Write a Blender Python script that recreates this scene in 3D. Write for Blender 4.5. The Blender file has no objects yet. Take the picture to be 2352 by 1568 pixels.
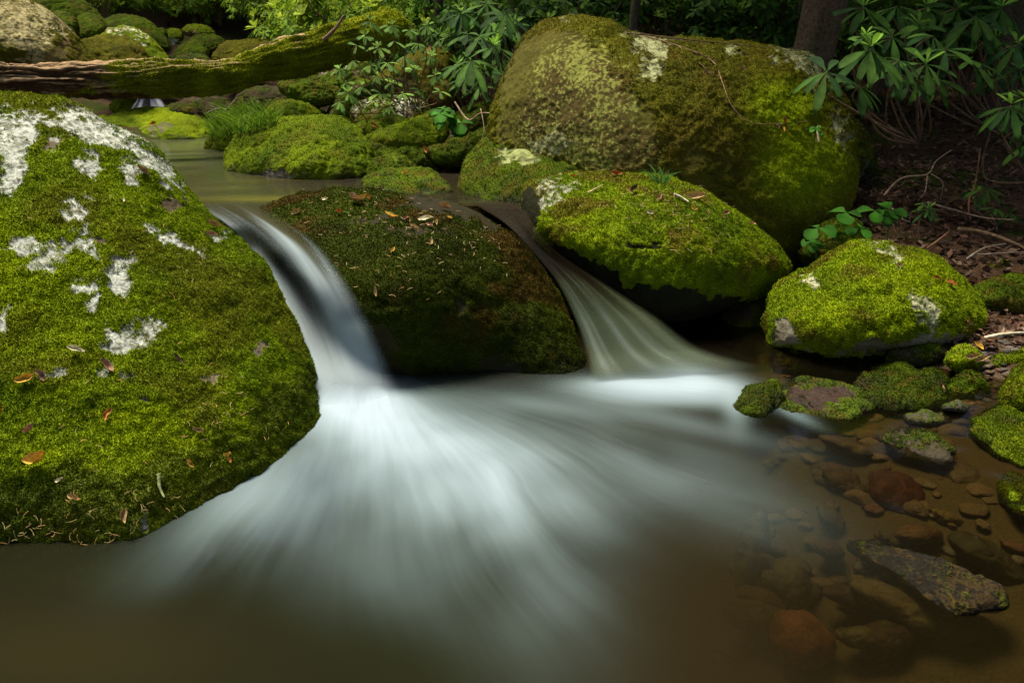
import bpy, math, random
import numpy as np
from mathutils import Vector, Matrix
from mathutils.bvhtree import BVHTree
random.seed(7); rng = np.random.default_rng(11)
scene = bpy.context.scene
C = scene.collection
R = math.radians

# ------------------------------------------------------------------ camera, sky, sun, exposure
CAMZ, PITCH, FPX = 1.2, 20.0, 731.0
cam = bpy.data.cameras.new("camera"); camo = bpy.data.objects.new("camera", cam); C.objects.link(camo)
camo.location = (0, 0, CAMZ); camo.rotation_euler = (R(90 - PITCH), 0, 0)
cam.sensor_width = 36; cam.lens = FPX / 1024 * 36; cam.clip_start = 0.02; cam.clip_end = 500
scene.camera = camo
SUN_EL, SUN_AZ = 70.0, 140.0       # azimuth: direction the sun stands in, from +x counter-clockwise
w = bpy.data.worlds.new("World"); scene.world = w; w.use_nodes = True
nt = w.node_tree; sky = nt.nodes.new("ShaderNodeTexSky"); sky.sky_type = 'NISHITA'; sky.sun_disc = False
sky.sun_elevation = R(SUN_EL); sky.sun_rotation = R(90 - SUN_AZ)
bg = nt.nodes["Background"]; bg.inputs[1].default_value = 0.12
sky.dust_density = 4.0; sky.ozone_density = 0.4; sky.air_density = 1.0
nt.links.new(sky.outputs[0], bg.inputs[0])
sl = bpy.data.lights.new("sun", 'SUN'); sl.energy = 4.4; sl.angle = R(22.0); sl.color = (1.0, 0.93, 0.76)
so = bpy.data.objects.new("sun", sl); C.objects.link(so)
sd = Vector((math.cos(R(SUN_EL)) * math.cos(R(SUN_AZ)), math.cos(R(SUN_EL)) * math.sin(R(SUN_AZ)), math.sin(R(SUN_EL))))
so.rotation_euler = sd.to_track_quat('Z', 'Y').to_euler(); so.location = sd * 20
scene.view_settings.view_transform = 'Standard'; scene.view_settings.look = 'None'
scene.view_settings.exposure = 0.95; scene.view_settings.gamma = 1
scene.cycles.max_bounces = 8; scene.cycles.transparent_max_bounces = 16
scene.cycles.use_denoising = True; scene.cycles.sample_clamp_indirect = 6

# ------------------------------------------------------------------ pixel -> world helpers (px, py in a 2352 x 1568 grid)
cp, sp = math.cos(R(PITCH)), math.sin(R(PITCH))
S = 1024 / 2352
def ray(px, py):
    a = (np.asarray(px, float) * S - 512) / FPX; b = (341.33 - np.asarray(py, float) * S) / FPX
    return a, cp + b * sp, -sp + b * cp
def at(px, py, Y):
    a, b, c = ray(px, py); Y = np.asarray(Y, float)
    return np.stack([a / b * Y, Y + 0 * a, CAMZ + c / b * Y], -1)
def Yz(px, py, z):
    a, b, c = ray(px, py); return (z - CAMZ) * b / c
def atz(px, py, z): return at(px, py, Yz(px, py, z))

# ------------------------------------------------------------------ noise
def _h(ix, iy, iz, s):
    n = (ix.astype(np.int64) * 374761393 + iy.astype(np.int64) * 668265263 + iz.astype(np.int64) * 2147483647 + s * 974634777) & 0xFFFFFFFF
    n = ((n ^ (n >> 13)) * 1274126177) & 0xFFFFFFFF
    n = ((n ^ (n >> 16)) * 2246822519) & 0xFFFFFFFF
    return ((n ^ (n >> 15)) & 0xFFFFFF) / 8388607.5 - 1.0
def vnoise(P, s=0):
    P = np.asarray(P, float); f = np.floor(P); t = P - f; t = t * t * (3 - 2 * t); i = f.astype(np.int64)
    r = 0
    for dx in (0, 1):
        wx = t[:, 0] if dx else 1 - t[:, 0]
        for dy in (0, 1):
            wy = t[:, 1] if dy else 1 - t[:, 1]
            for dz in (0, 1):
                wz = t[:, 2] if dz else 1 - t[:, 2]
                r = r + wx * wy * wz * _h(i[:, 0] + dx, i[:, 1] + dy, i[:, 2] + dz, s)
    return r
def fbm(P, o=4, s=0, g=0.5):
    r = 0; a = 1; n = 0
    P = np.asarray(P, float)
    for k in range(o):
        r = r + a * vnoise(P * 2.03 ** k + 17.3 * k, s + k); n += a; a *= g
    return r / n * 1.5
def ss(x, a, b):
    t = np.clip((x - a) / (b - a), 0, 1); return t * t * (3 - 2 * t)
def mixc(a, b, t):
    return np.asarray(a) * (1 - t)[:, None] + np.asarray(b) * t[:, None]

# ------------------------------------------------------------------ mesh helpers
def tag(o, label=None, cat=None, group=None, kind=None):
    if label: o['label'] = label
    if cat: o['category'] = cat
    if group: o['group'] = group
    if kind: o['kind'] = kind
    return o
def mkmesh(name, V, F, mat, cols=None, floats=None, smooth=True, fcol=None):
    V = np.asarray(V, np.float32).reshape(-1, 3); F = np.asarray(F, np.int32)
    k = F.shape[1]; me = bpy.data.meshes.new(name)
    me.vertices.add(len(V)); me.vertices.foreach_set("co", V.ravel())
    me.loops.add(F.size); me.loops.foreach_set("vertex_index", F.ravel())
    me.polygons.add(len(F)); me.polygons.foreach_set("loop_start", np.arange(0, F.size, k, dtype=np.int32))
    me.polygons.foreach_set("loop_total", np.full(len(F), k, np.int32))
    me.polygons.foreach_set("use_smooth", np.full(len(F), smooth, bool))
    me.update(calc_edges=True)
    if cols is not None:
        a = me.attributes.new("Col", 'FLOAT_COLOR', 'POINT')
        c = np.ones((len(V), 4), np.float32); c[:, :3] = np.clip(cols, 0, 1); a.data.foreach_set("color", c.ravel())
    for n, v in (floats or {}).items():
        a = me.attributes.new(n, 'FLOAT', 'POINT'); a.data.foreach_set("value", np.asarray(v, np.float32))
    me.materials.append(mat)
    return me
def mkobj(name, me, parent=None):
    o = bpy.data.objects.new(name, me); C.objects.link(o)
    if parent: o.parent = parent
    return o
def empty(name, loc=(0, 0, 0), rz=0):
    o = bpy.data.objects.new(name, None); C.objects.link(o); o.location = loc; o.rotation_euler = (0, 0, rz); return o
def recentre(o):
    """put the object's origin at its base"""
    me = o.data; n = len(me.vertices); c = np.empty(n * 3, np.float32); me.vertices.foreach_get("co", c); c = c.reshape(-1, 3)
    b = np.array([c[:, 0].mean(), c[:, 1].mean(), c[:, 2].min()], np.float32)
    c -= b; me.vertices.foreach_set("co", c.ravel()); o.location = Vector(b.tolist()); me.update(); return b
_ico = {}
def ico(l):
    if l in _ico: return _ico[l]
    if l == 0:
        p = (1 + 5 ** .5) / 2
        V = np.array([(-1,p,0),(1,p,0),(-1,-p,0),(1,-p,0),(0,-1,p),(0,1,p),(0,-1,-p),(0,1,-p),(p,0,-1),(p,0,1),(-p,0,-1),(-p,0,1)], float)
        V /= np.linalg.norm(V[0])
        F = np.array([(0,11,5),(0,5,1),(0,1,7),(0,7,10),(0,10,11),(1,5,9),(5,11,4),(11,10,2),(10,7,6),(7,1,8),(3,9,4),(3,4,2),(3,2,6),(3,6,8),(3,8,9),(4,9,5),(2,4,11),(6,2,10),(8,6,7),(9,8,1)])
    else:
        V0, F0 = ico(l - 1); n = len(V0)
        E = np.sort(np.concatenate([F0[:, [0, 1]], F0[:, [1, 2]], F0[:, [2, 0]]]), 1)
        U, inv = np.unique(E[:, 0] * n + E[:, 1], return_inverse=True)
        M = V0[U // n] + V0[U % n]; M /= np.linalg.norm(M, axis=1)[:, None]
        V = np.concatenate([V0, M]); m = len(F0); a, b, c = inv[:m] + n, inv[m:2 * m] + n, inv[2 * m:] + n
        F = np.concatenate([np.stack([F0[:, 0], a, c], 1), np.stack([F0[:, 1], b, a], 1), np.stack([F0[:, 2], c, b], 1), np.stack([a, b, c], 1)])
    _ico[l] = (V, F); return _ico[l]
def vnormals(V, F):
    fn = np.cross(V[F[:, 1]] - V[F[:, 0]], V[F[:, 2]] - V[F[:, 0]])
    N = np.zeros_like(V)
    for k in range(3):
        for j in range(3): N[:, j] += np.bincount(F[:, k], fn[:, j], len(V))
    return N / (np.linalg.norm(N, axis=1)[:, None] + 1e-12)

# ------------------------------------------------------------------ materials
def newmat(name):
    m = bpy.data.materials.new(name); m.use_nodes = True; nt = m.node_tree
    for n in list(nt.nodes): nt.nodes.remove(n)
    return m, nt, nt.nodes.new, nt.links.new
def attr(N, name):
    a = N("ShaderNodeAttribute"); a.attribute_name = name; return a
def m_rock():
    m, nt, N, L = newmat("mossy stone")
    out = N("ShaderNodeOutputMaterial"); p = N("ShaderNodeBsdfPrincipled"); L(p.outputs[0], out.inputs[0])
    col = attr(N, "Col"); mo = attr(N, "moss"); we = attr(N, "wet")
    tc = N("ShaderNodeTexCoord")
    n1 = N("ShaderNodeTexNoise"); n1.inputs["Scale"].default_value = 120; n1.inputs["Detail"].default_value = 6; n1.inputs["Roughness"].default_value = .7
    n2 = N("ShaderNodeTexVoronoi"); n2.inputs["Scale"].default_value = 170
    L(tc.outputs["Object"], n1.inputs["Vector"]); L(tc.outputs["Object"], n2.inputs["Vector"])
    cr = N("ShaderNodeMapRange"); cr.inputs["From Min"].default_value = .32; cr.inputs["From Max"].default_value = .68
    cr.inputs["To Min"].default_value = .45; cr.inputs["To Max"].default_value = 1.5; L(n1.outputs[0], cr.inputs[0])
    mx = N("ShaderNodeVectorMath"); mx.operation = 'SCALE'; L(col.outputs["Color"], mx.inputs[0]); L(cr.outputs[0], mx.inputs["Scale"])
    L(mx.outputs[0], p.inputs["Base Color"])
    rr = N("ShaderNodeMapRange"); L(we.outputs["Fac"], rr.inputs[0]); rr.inputs["To Min"].default_value = .9; rr.inputs["To Max"].default_value = .4
    L(rr.outputs[0], p.inputs["Roughness"])
    sr = N("ShaderNodeMapRange"); L(we.outputs["Fac"], sr.inputs[0]); sr.inputs["To Min"].default_value = .05; sr.inputs["To Max"].default_value = .3
    L(sr.outputs[0], p.inputs["Specular IOR Level"])
    ad = N("ShaderNodeMath"); ad.operation = 'ADD'; L(n1.outputs[0], ad.inputs[0])
    mm = N("ShaderNodeMath"); mm.operation = 'MULTIPLY'; L(n2.outputs[0], mm.inputs[0]); L(mo.outputs["Fac"], mm.inputs[1]); L(mm.outputs[0], ad.inputs[1])
    b = N("ShaderNodeBump"); b.inputs["Strength"].default_value = .8; b.inputs["Distance"].default_value = .006
    L(ad.outputs[0], b.inputs["Height"]); L(b.outputs[0], p.inputs["Normal"])
    return m
def m_leaf(name, gloss=.4, transl=.35, scale=9):
    m, nt, N, L = newmat(name)
    out = N("ShaderNodeOutputMaterial"); p = N("ShaderNodeBsdfPrincipled"); t = N("ShaderNodeBsdfTranslucent"); mx = N("ShaderNodeMixShader")
    col = attr(N, "Col"); n = N("ShaderNodeTexNoise"); n.inputs["Scale"].default_value = scale
    tc = N("ShaderNodeTexCoord"); L(tc.outputs["Object"], n.inputs["Vector"])
    cr = N("ShaderNodeMapRange"); cr.inputs["From Min"].default_value = .3; cr.inputs["From Max"].default_value = .7
    cr.inputs["To Min"].default_value = .6; cr.inputs["To Max"].default_value = 1.35; L(n.outputs[0], cr.inputs[0])
    v = N("ShaderNodeVectorMath"); v.operation = 'SCALE'; L(col.outputs["Color"], v.inputs[0]); L(cr.outputs[0], v.inputs["Scale"])
    L(v.outputs[0], p.inputs["Base Color"]); L(v.outputs[0], t.inputs[0])
    p.inputs["Roughness"].default_value = 1 - gloss; p.inputs["Specular IOR Level"].default_value = gloss
    mx.inputs[0].default_value = transl; L(p.outputs[0], mx.inputs[1]); L(t.outputs[0], mx.inputs[2]); L(mx.outputs[0], out.inputs[0])
    return m
def m_water(name, foamcol, glossr=.12, tint=(.55, .5, .33)):
    """attributes: foam (0..1 opaque froth), murk (0 clear .. 1 opaque water colour), Col = murk colour"""
    m, nt, N, L = newmat(name)
    out = N("ShaderNodeOutputMaterial")
    tr = N("ShaderNodeBsdfTransparent"); tr.inputs[0].default_value = (*tint, 1)
    mud = N("ShaderNodeBsdfDiffuse"); col = attr(N, "Col"); L(col.outputs["Color"], mud.inputs[0])
    mk = attr(N, "murk"); m1 = N("ShaderNodeMixShader"); L(mk.outputs["Fac"], m1.inputs[0]); L(tr.outputs[0], m1.inputs[1]); L(mud.outputs[0], m1.inputs[2])
    gl = N("ShaderNodeBsdfGlossy"); gl.inputs["Roughness"].default_value = glossr; gl.inputs[0].default_value = (.9, .95, 1, 1)
    fr = N("ShaderNodeFresnel"); fr.inputs[0].default_value = 1.33
    m2 = N("ShaderNodeMixShader"); L(fr.outputs[0], m2.inputs[0]); L(m1.outputs[0], m2.inputs[1]); L(gl.outputs[0], m2.inputs[2])
    fo = N("ShaderNodeBsdfDiffuse"); fo.inputs[0].default_value = (*foamcol, 1)
    tl = N("ShaderNodeBsdfTranslucent"); tl.inputs[0].default_value = (*foamcol, 1)
    fm = N("ShaderNodeMixShader"); fm.inputs[0].default_value = .3; L(fo.outputs[0], fm.inputs[1]); L(tl.outputs[0], fm.inputs[2])
    fa = attr(N, "foam"); cm = N("ShaderNodeMix"); cm.data_type = 'RGBA'; L(fa.outputs["Fac"], cm.inputs[0]); cm.inputs[6].default_value = (foamcol[0] * .62, foamcol[1] * .72, foamcol[2] * .66, 1); cm.inputs[7].default_value = (foamcol[0] * 1.1, foamcol[1] * 1.06, foamcol[2] * 1.12, 1)
    L(cm.outputs[2], fo.inputs[0]); L(cm.outputs[2], tl.inputs[0]); uv = N("ShaderNodeUVMap"); ns = N("ShaderNodeTexNoise"); ns.inputs["Scale"].default_value = 1; ns.inputs["Detail"].default_value = 4
    L(uv.outputs[0], ns.inputs["Vector"])
    mr = N("ShaderNodeMapRange"); mr.inputs["From Min"].default_value = .3; mr.inputs["From Max"].default_value = .7; mr.inputs["To Min"].default_value = .96; mr.inputs["To Max"].default_value = 1.04
    L(ns.outputs[0], mr.inputs[0])
    mu = N("ShaderNodeMath"); mu.operation = 'MULTIPLY'; mu.use_clamp = True; L(fa.outputs["Fac"], mu.inputs[0]); L(mr.outputs[0], mu.inputs[1])
    m3 = N("ShaderNodeMixShader"); L(mu.outputs[0], m3.inputs[0]); L(m2.outputs[0], m3.inputs[1]); L(fm.outputs[0], m3.inputs[2])
    L(m3.outputs[0], out.inputs[0])
    return m
def m_fall(name, foamcol):
    m, nt, N, L = newmat(name)
    out = N("ShaderNodeOutputMaterial"); tr = N("ShaderNodeBsdfTransparent")
    p = N("ShaderNodeBsdfPrincipled"); col = attr(N, "Col"); L(col.outputs["Color"], p.inputs["Base Color"]); p.inputs["Roughness"].default_value = .6; p.inputs["Specular IOR Level"].default_value = .12
    tl = N("ShaderNodeBsdfTranslucent"); L(col.outputs["Color"], tl.inputs[0]); ms = N("ShaderNodeMixShader"); ms.inputs[0].default_value = .3
    L(p.outputs[0], ms.inputs[1]); L(tl.outputs[0], ms.inputs[2])
    fa = attr(N, "foam"); mx = N("ShaderNodeMixShader"); L(fa.outputs["Fac"], mx.inputs[0]); L(tr.outputs[0], mx.inputs[1]); L(ms.outputs[0], mx.inputs[2])
    n = N("ShaderNodeTexNoise"); n.inputs["Scale"].default_value = 6
    L(mx.outputs[0], out.inputs[0]); return m
def m_bark(name="bark"):
    m, nt, N, L = newmat(name)
    out = N("ShaderNodeOutputMaterial"); p = N("ShaderNodeBsdfPrincipled"); L(p.outputs[0], out.inputs[0]); p.inputs["Roughness"].default_value = .85
    p.inputs["Specular IOR Level"].default_value = .2
    col = attr(N, "Col"); n = N("ShaderNodeTexNoise"); n.inputs["Scale"].default_value = 35; n.inputs["Detail"].default_value = 5
    tc = N("ShaderNodeTexCoord"); L(tc.outputs["Object"], n.inputs["Vector"])
    cr = N("ShaderNodeMapRange"); cr.inputs["From Min"].default_value = .3; cr.inputs["From Max"].default_value = .7; cr.inputs["To Min"].default_value = .5; cr.inputs["To Max"].default_value = 1.4
    L(n.outputs[0], cr.inputs[0]); v = N("ShaderNodeVectorMath"); v.operation = 'SCALE'; L(col.outputs["Color"], v.inputs[0]); L(cr.outputs[0], v.inputs["Scale"])
    L(v.outputs[0], p.inputs["Base Color"]); b = N("ShaderNodeBump"); b.inputs["Strength"].default_value = .7; b.inputs["Distance"].default_value = .01
    L(n.outputs[0], b.inputs["Height"]); L(b.outputs[0], p.inputs["Normal"]); return m
M_ROCK = m_rock(); M_MOSS = m_leaf("moss shoots", .04, .3, 60); M_LEAF = m_leaf("glossy leaf", .2, .4, 14)
M_DRY = m_leaf("dry leaf", .2, .25, 90); M_BARK = m_bark(); M_GRASS = m_leaf("grass", .3, .4, 20)

# ------------------------------------------------------------------ rocks
MOSS = dict(bright=(.18, .235, .004), mid=(.078, .12, .004), dark=(.03, .045, .003), brown=(.095, .065, .01))
def closed_curve(pts, n=24):
    P = np.asarray(pts, float); m = len(P); out = []
    for i in range(m):
        p0, p1, p2, p3 = P[i - 1], P[i], P[(i + 1) % m], P[(i + 2) % m]
        for t in np.linspace(0, 1, n, endpoint=False):
            out.append(.5 * ((2 * p1) + (-p0 + p2) * t + (2 * p0 - 5 * p1 + 4 * p2 - p3) * t * t + (-p0 + 3 * p1 - 3 * p2 + p3) * t ** 3))
    return np.array(out)
def patchval(px, py, patches):
    r = np.full(len(px), -1.0)
    for q in patches:
        cx, cy, rx, ry = q[:4]; a = R(q[4]) if len(q) > 4 else 0
        dx, dy = px - cx, py - cy; u = (dx * math.cos(a) + dy * math.sin(a)) / rx; v = (-dx * math.sin(a) + dy * math.cos(a)) / ry
        r = np.maximum(r, 1 - np.sqrt(u * u + v * v))
    return r
ROCKS = {}
def blades(parent, V, F, N, moss, col, n, size, off, name="moss", up=.25):
    """a coat of tiny moss shoots over the mossy part of a stone: one child mesh"""
    if n < 20: return
    tri = V[F]; A = np.linalg.norm(np.cross(tri[:, 1] - tri[:, 0], tri[:, 2] - tri[:, 0]), axis=1)
    cen = tri.mean(1); d = np.array([0, 0, CAMZ]) - cen; dist = np.linalg.norm(d, axis=1)
    fn = N[F].mean(1); fac = (fn * d).sum(1) / dist
    wgt = A * np.clip(fac + .35, 0, 1) / dist ** 2 * np.clip(moss[F].mean(1) * 1.6 - .5, 0, 1)
    if wgt.sum() <= 0: return
    idx = rng.choice(len(F), n, p=wgt / wgt.sum()); r1 = np.sqrt(rng.random(n)); r2 = rng.random(n)
    b = np.stack([1 - r1, r1 * (1 - r2), r1 * r2], 1)[:, :, None]
    P = (tri[idx] * b).sum(1); Nn = (N[F[idx]] * b).sum(1)
    c = (col[F[idx]] * b).sum(1)
    g = rng.normal(0, .55, (n, 3)); D = Nn + g + np.array([0, 0, up]); D /= np.linalg.norm(D, axis=1)[:, None]
    side = np.cross(D, rng.normal(0, 1, (n, 3))); side /= np.linalg.norm(side, axis=1)[:, None] + 1e-9
    L = (size * np.clip(dist[idx] / dist[idx].mean(), .6, 1.6) * rng.uniform(.5, 1.35, n))[:, None]
    W = L * .22
    base = P - Nn * L * .15
    v = np.stack([base - side * W * .7, base + side * W * .7, base + D * L * .6 + side * W, base + D * L + Nn * 0, base + D * L * .6 - side * W], 1)
    f = np.arange(n)[:, None] * 5 + np.array([[0, 1, 2, 4]]); f2 = np.arange(n)[:, None] * 5 + np.array([[4, 2, 3, 3]])
    k = rng.uniform(.65, 1.4, n)[:, None]; hue = rng.normal(0, .1, n)[:, None]
    cc = c * k * np.concatenate([1 + hue, 1 + 0 * hue, 1 - hue], 1)
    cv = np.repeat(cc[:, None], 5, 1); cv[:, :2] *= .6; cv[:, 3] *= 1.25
    Ft = np.concatenate([f[:, [0, 1, 2]], f[:, [0, 2, 3]], f2[:, [0, 1, 2]]])
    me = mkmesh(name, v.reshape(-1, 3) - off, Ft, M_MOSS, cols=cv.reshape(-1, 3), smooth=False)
    o = mkobj(name, me, parent); o['kind'] = 'stuff'; return o
def rock(name, label, outline, cons, T=.3, Tb=None, lvl=5, pq=(2.4, 2.1), amp=.05, bumps=.35, mossy=.6, stone=(.13, .11, .085), mosst='mid',
         bare=(), lich_sun=(), lcol=(.5, .52, .44), speck=None, scol=(.36, .36, .12), wetz=None, wet=0, tint=(1, 1, 1), blade=1.0, brown=.35, group=None, cat='boulder', dark=1.0, fuzz=None, yellow=(), seed=None):
    s = (seed if seed is not None else len(ROCKS) * 13 + 5)
    cur = closed_curve(outline); x0, x1 = cur[:, 0].min(), cur[:, 0].max(); y0, y1 = cur[:, 1].min(), cur[:, 1].max()
    cx, cy = (x0 + x1) / 2, (y0 + y1) / 2
    asp = (x1 - x0) / (y1 - y0)
    th = np.arctan2((cur[:, 1] - cy) * asp, cur[:, 0] - cx); rr = np.hypot((cur[:, 1] - cy) * asp, cur[:, 0] - cx)
    o_ = np.argsort(th); th, rr = th[o_], rr[o_]
    rr = np.convolve(np.r_[rr[-3:], rr, rr[:3]], np.ones(7) / 7, 'valid')
    U, F = ico(lvl)
    t = np.arctan2(U[:, 1], U[:, 0]); rho = np.hypot(U[:, 0], U[:, 1]); Rt = np.interp(t, th, rr, period=2 * math.pi)
    px = cx + rho * Rt * np.cos(t); py = cy + rho * Rt * np.sin(t) / asp
    prof = np.clip(1 - rho ** pq[0], 0, 1) ** (1 / pq[1]) * np.sign(U[:, 2])
    Tb = Tb or T * 1.3
    dep = -np.where(prof > 0, prof * T, prof * Tb)
    def cprof(qx, qy):
        a = np.arctan2((qy - cy) * asp, qx - cx); r = np.hypot((qy - cy) * asp, qx - cx) / np.interp(a, th, rr, period=2 * math.pi)
        return (1 - min(r, 1) ** pq[0]) ** (1 / pq[1])
    A, B, Q = [], [], []
    for (qx, qy, k, v) in cons:
        Yv = float(Yz(qx, qy, v)) if k == 'z' else v
        A.append([1, (qx - cx) / 500, (qy - cy) / 500]); B.append(Yv + T * cprof(qx, qy)); Q.append((qx, qy))
    A, B, Q = np.array(A, float), np.array(B, float), np.array(Q, float)
    if len(B) < 3: A2 = np.vstack([A, [0, .6, 0], [0, 0, .6]]); B2 = np.r_[B, 0, -.6 * .9 * B.mean() / 4]
    else: A2 = np.vstack([A, [0, .05, 0], [0, 0, .05]]); B2 = np.r_[B, 0, 0]
    co = np.linalg.lstsq(A2, B2, rcond=None)[0]
    res = B - A @ co; sg = .45 * max(x1 - x0, (y1 - y0))
    K = np.exp(-((Q[:, None] - Q[None]) ** 2).sum(-1) / (2 * sg * sg)); wts = np.linalg.solve(K + .02 * np.eye(len(Q)), res)
    Y = co[0] + co[1] * (px - cx) / 500 + co[2] * (py - cy) / 500 + dep
    PP = np.stack([px, py], 1)
    for q, ww in zip(Q, wts): Y = Y + ww * np.exp(-((PP - q) ** 2).sum(-1) / (2 * sg * sg))
    V = at(px, py, Y); N = vnormals(V, F)
    size = (np.ptp(V[:, 0]) + np.ptp(V[:, 2])) / 2
    if (N * (V - V.mean(0))).sum() < 0: F = F[:, ::-1]; N = -N
    # lumps, facets and fine relief along the normal
    rel = fbm(V / size * 3.2 + s, 4, s) * size * amp
    rid = np.abs(fbm(V / size * 2.2 + s * 1.7, 3, s + 9)); rel = rel - ss(.12 - rid, 0, .12) * size * amp * bumps
    V = V + N * rel[:, None]; N = vnormals(V, F)
    dist = np.linalg.norm(V - [0, 0, CAMZ], axis=1).mean(); pxm = dist / FPX
    # coverage
    m = mossy + fbm(V / size * 5 + s, 5, s + 20, .62) * .55 + N[:, 2] * .25
    pv = patchval(px + fbm(V * 22, 3, s + 3) * 16, py + fbm(V * 22 + 50, 3, s + 4) * 16, bare) if len(bare) else np.full(len(V), -1.)
    front = U[:, 2] > -.2
    rough = fbm(V * 38 + 3, 4, s + 7, .7)
    lv = patchval(px + fbm(V * 18, 3, s + 5) * 22 + rough * 8, py + fbm(V * 18 + 50, 3, s + 6) * 20 + rough * 14, lich_sun) if len(lich_sun) else np.full(len(V), -1.)
    lm = ss(lv + rough * .45, -.1, .02) * front * (1 - .6 * ss(fbm(V * 75 / max(dist / 2.2, 1), 3, s + 52, .8), .08, .3))
    m = m - ss(pv, -.1, .5) * 1.2
    mm = ss(m, .3, .5) * (1 - lm)
    yv = ss(patchval(px, py, yellow), -.1, .7) if len(yellow) else 0
    # colours
    q1 = fbm(V / size * 4 + 9 + s, 4, s + 30) * .5 + .5; q2 = fbm(V * 60 / max(dist / 2, 1), 3, s + 31, .7) * .5 + .5; q3 = fbm(V / size * 7 + s, 4, s + 33) * .5 + .5
    base = {'green': ((.045, .075, .003), (.125, .17, .004)), 'bright': (MOSS['mid'], MOSS['bright']), 'mid': (MOSS['dark'], MOSS['mid']), 'dark': (np.array(MOSS['dark']) * .6, np.array(MOSS['dark']) * 1.5), 'olive': ((.06, .06, .005), (.12, .115, .006))}[mosst]
    mc = mixc(base[0], base[1], np.clip((q1 - .5) * 1.3 + .45 + (q2 - .5) * .7, 0, 1.25))
    mc = mixc(mc, MOSS['brown'], ss(q3, .5, .75) * brown * 1.5)
    if len(yellow): mc = mixc(mc, MOSS['bright'], yv)
    st = np.asarray(stone) * (1 + .45 * fbm(V / size * 9, 5, s + 40, .65))[:, None]
    st = mixc(st, np.asarray(stone) * [.55, .5, .4], ss(fbm(V / size * 3, 3, s + 41), -.1, .5) * .7)
    lc = np.asarray(lcol) * (1 - .8 * ss(fbm(V * 170 / max(dist / 2.2, 1), 3, s + 50, .9), .02, .22) * ss(lv, .9, .1) + .35 * fbm(V * 30, 3, s + 51))[:, None]
    col = mixc(st, mc, mm); col = mixc(col, lc, lm * .93)
    if speck:
        sv = ss(patchval(px, py, speck), 0, .6) * front
        sn = fbm(V * np.array([70, 70, 45]), 3, s + 60, .9) + .5 * fbm(V * 5, 3, s + 62)
        sm = ss(sn * 1.7 + sv * .3, .3, .42) * ss(sv, 0, .2) * (1 - lm); col = mixc(col, scol, sm * .85); mm = mm * (1 - sm)
        br = ss(sv, .1, .8) * (1 - sm); col = mixc(col, np.array([.075, .05, .018]), br * .55 * (1 - lm))
    wt = np.full(len(V), float(wet))
    if wetz is not None:
        wz = ss(wetz + fbm(V * 8, 3, s + 70) * .07 - V[:, 2], 0, .09 + max(0, wetz - .05 if wetz < .2 else 0))
        col = col * (1 - .55 * wz)[:, None]; wt = np.maximum(wt, wz)
    col = col * np.asarray(tint) * dark
    micro = rough * .0035 + mm * (.004 + .003 * fbm(V * 45, 3, s + 80) + .006 * fbm(V * 11, 3, s + 85)) + fbm(V * 14, 3, s + 81) * .004 * mm
    V = V + N * (micro * min(dist / 2.2, 2))[:, None]; N = vnormals(V, F)
    me = mkmesh(name, V, F, M_ROCK, cols=col, floats={'moss': mm, 'wet': wt * (1 - mm * .6)})
    o = mkobj(name, me); off = recentre(o)
    tag(o, label, cat, group)
    vis = (x1 - x0) * (y1 - y0) * S * S * .75 * float(mm.mean())
    n = int(min(vis * 1.5 * blade, 300000))
    sz = fuzz or float(np.clip(pxm * 1.6, .0028, .009))
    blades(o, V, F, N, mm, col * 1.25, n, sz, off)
    ROCKS[name + str(len(ROCKS))] = o
    o['bk'] = 0; del o['bk']
    bv = BVHTree.FromPolygons([Vector(v) for v in V.tolist()], F.tolist()) if (blade and lvl >= 5) else None
    ALL.append((o, bv)); return o
ALL = []
def ell(cx, cy, rx, ry, rot=0, s=0, n=9, j=.12):
    rs = random.Random(s * 31 + 7); out = []
    for k in range(n):
        a = 2 * math.pi * k / n; r = 1 + rs.uniform(-j, j); x, y = rx * r * math.cos(a), ry * r * math.sin(a)
        out.append((cx + x * math.cos(R(rot)) - y * math.sin(R(rot)), cy + x * math.sin(R(rot)) + y * math.cos(R(rot))))
    return out

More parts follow.
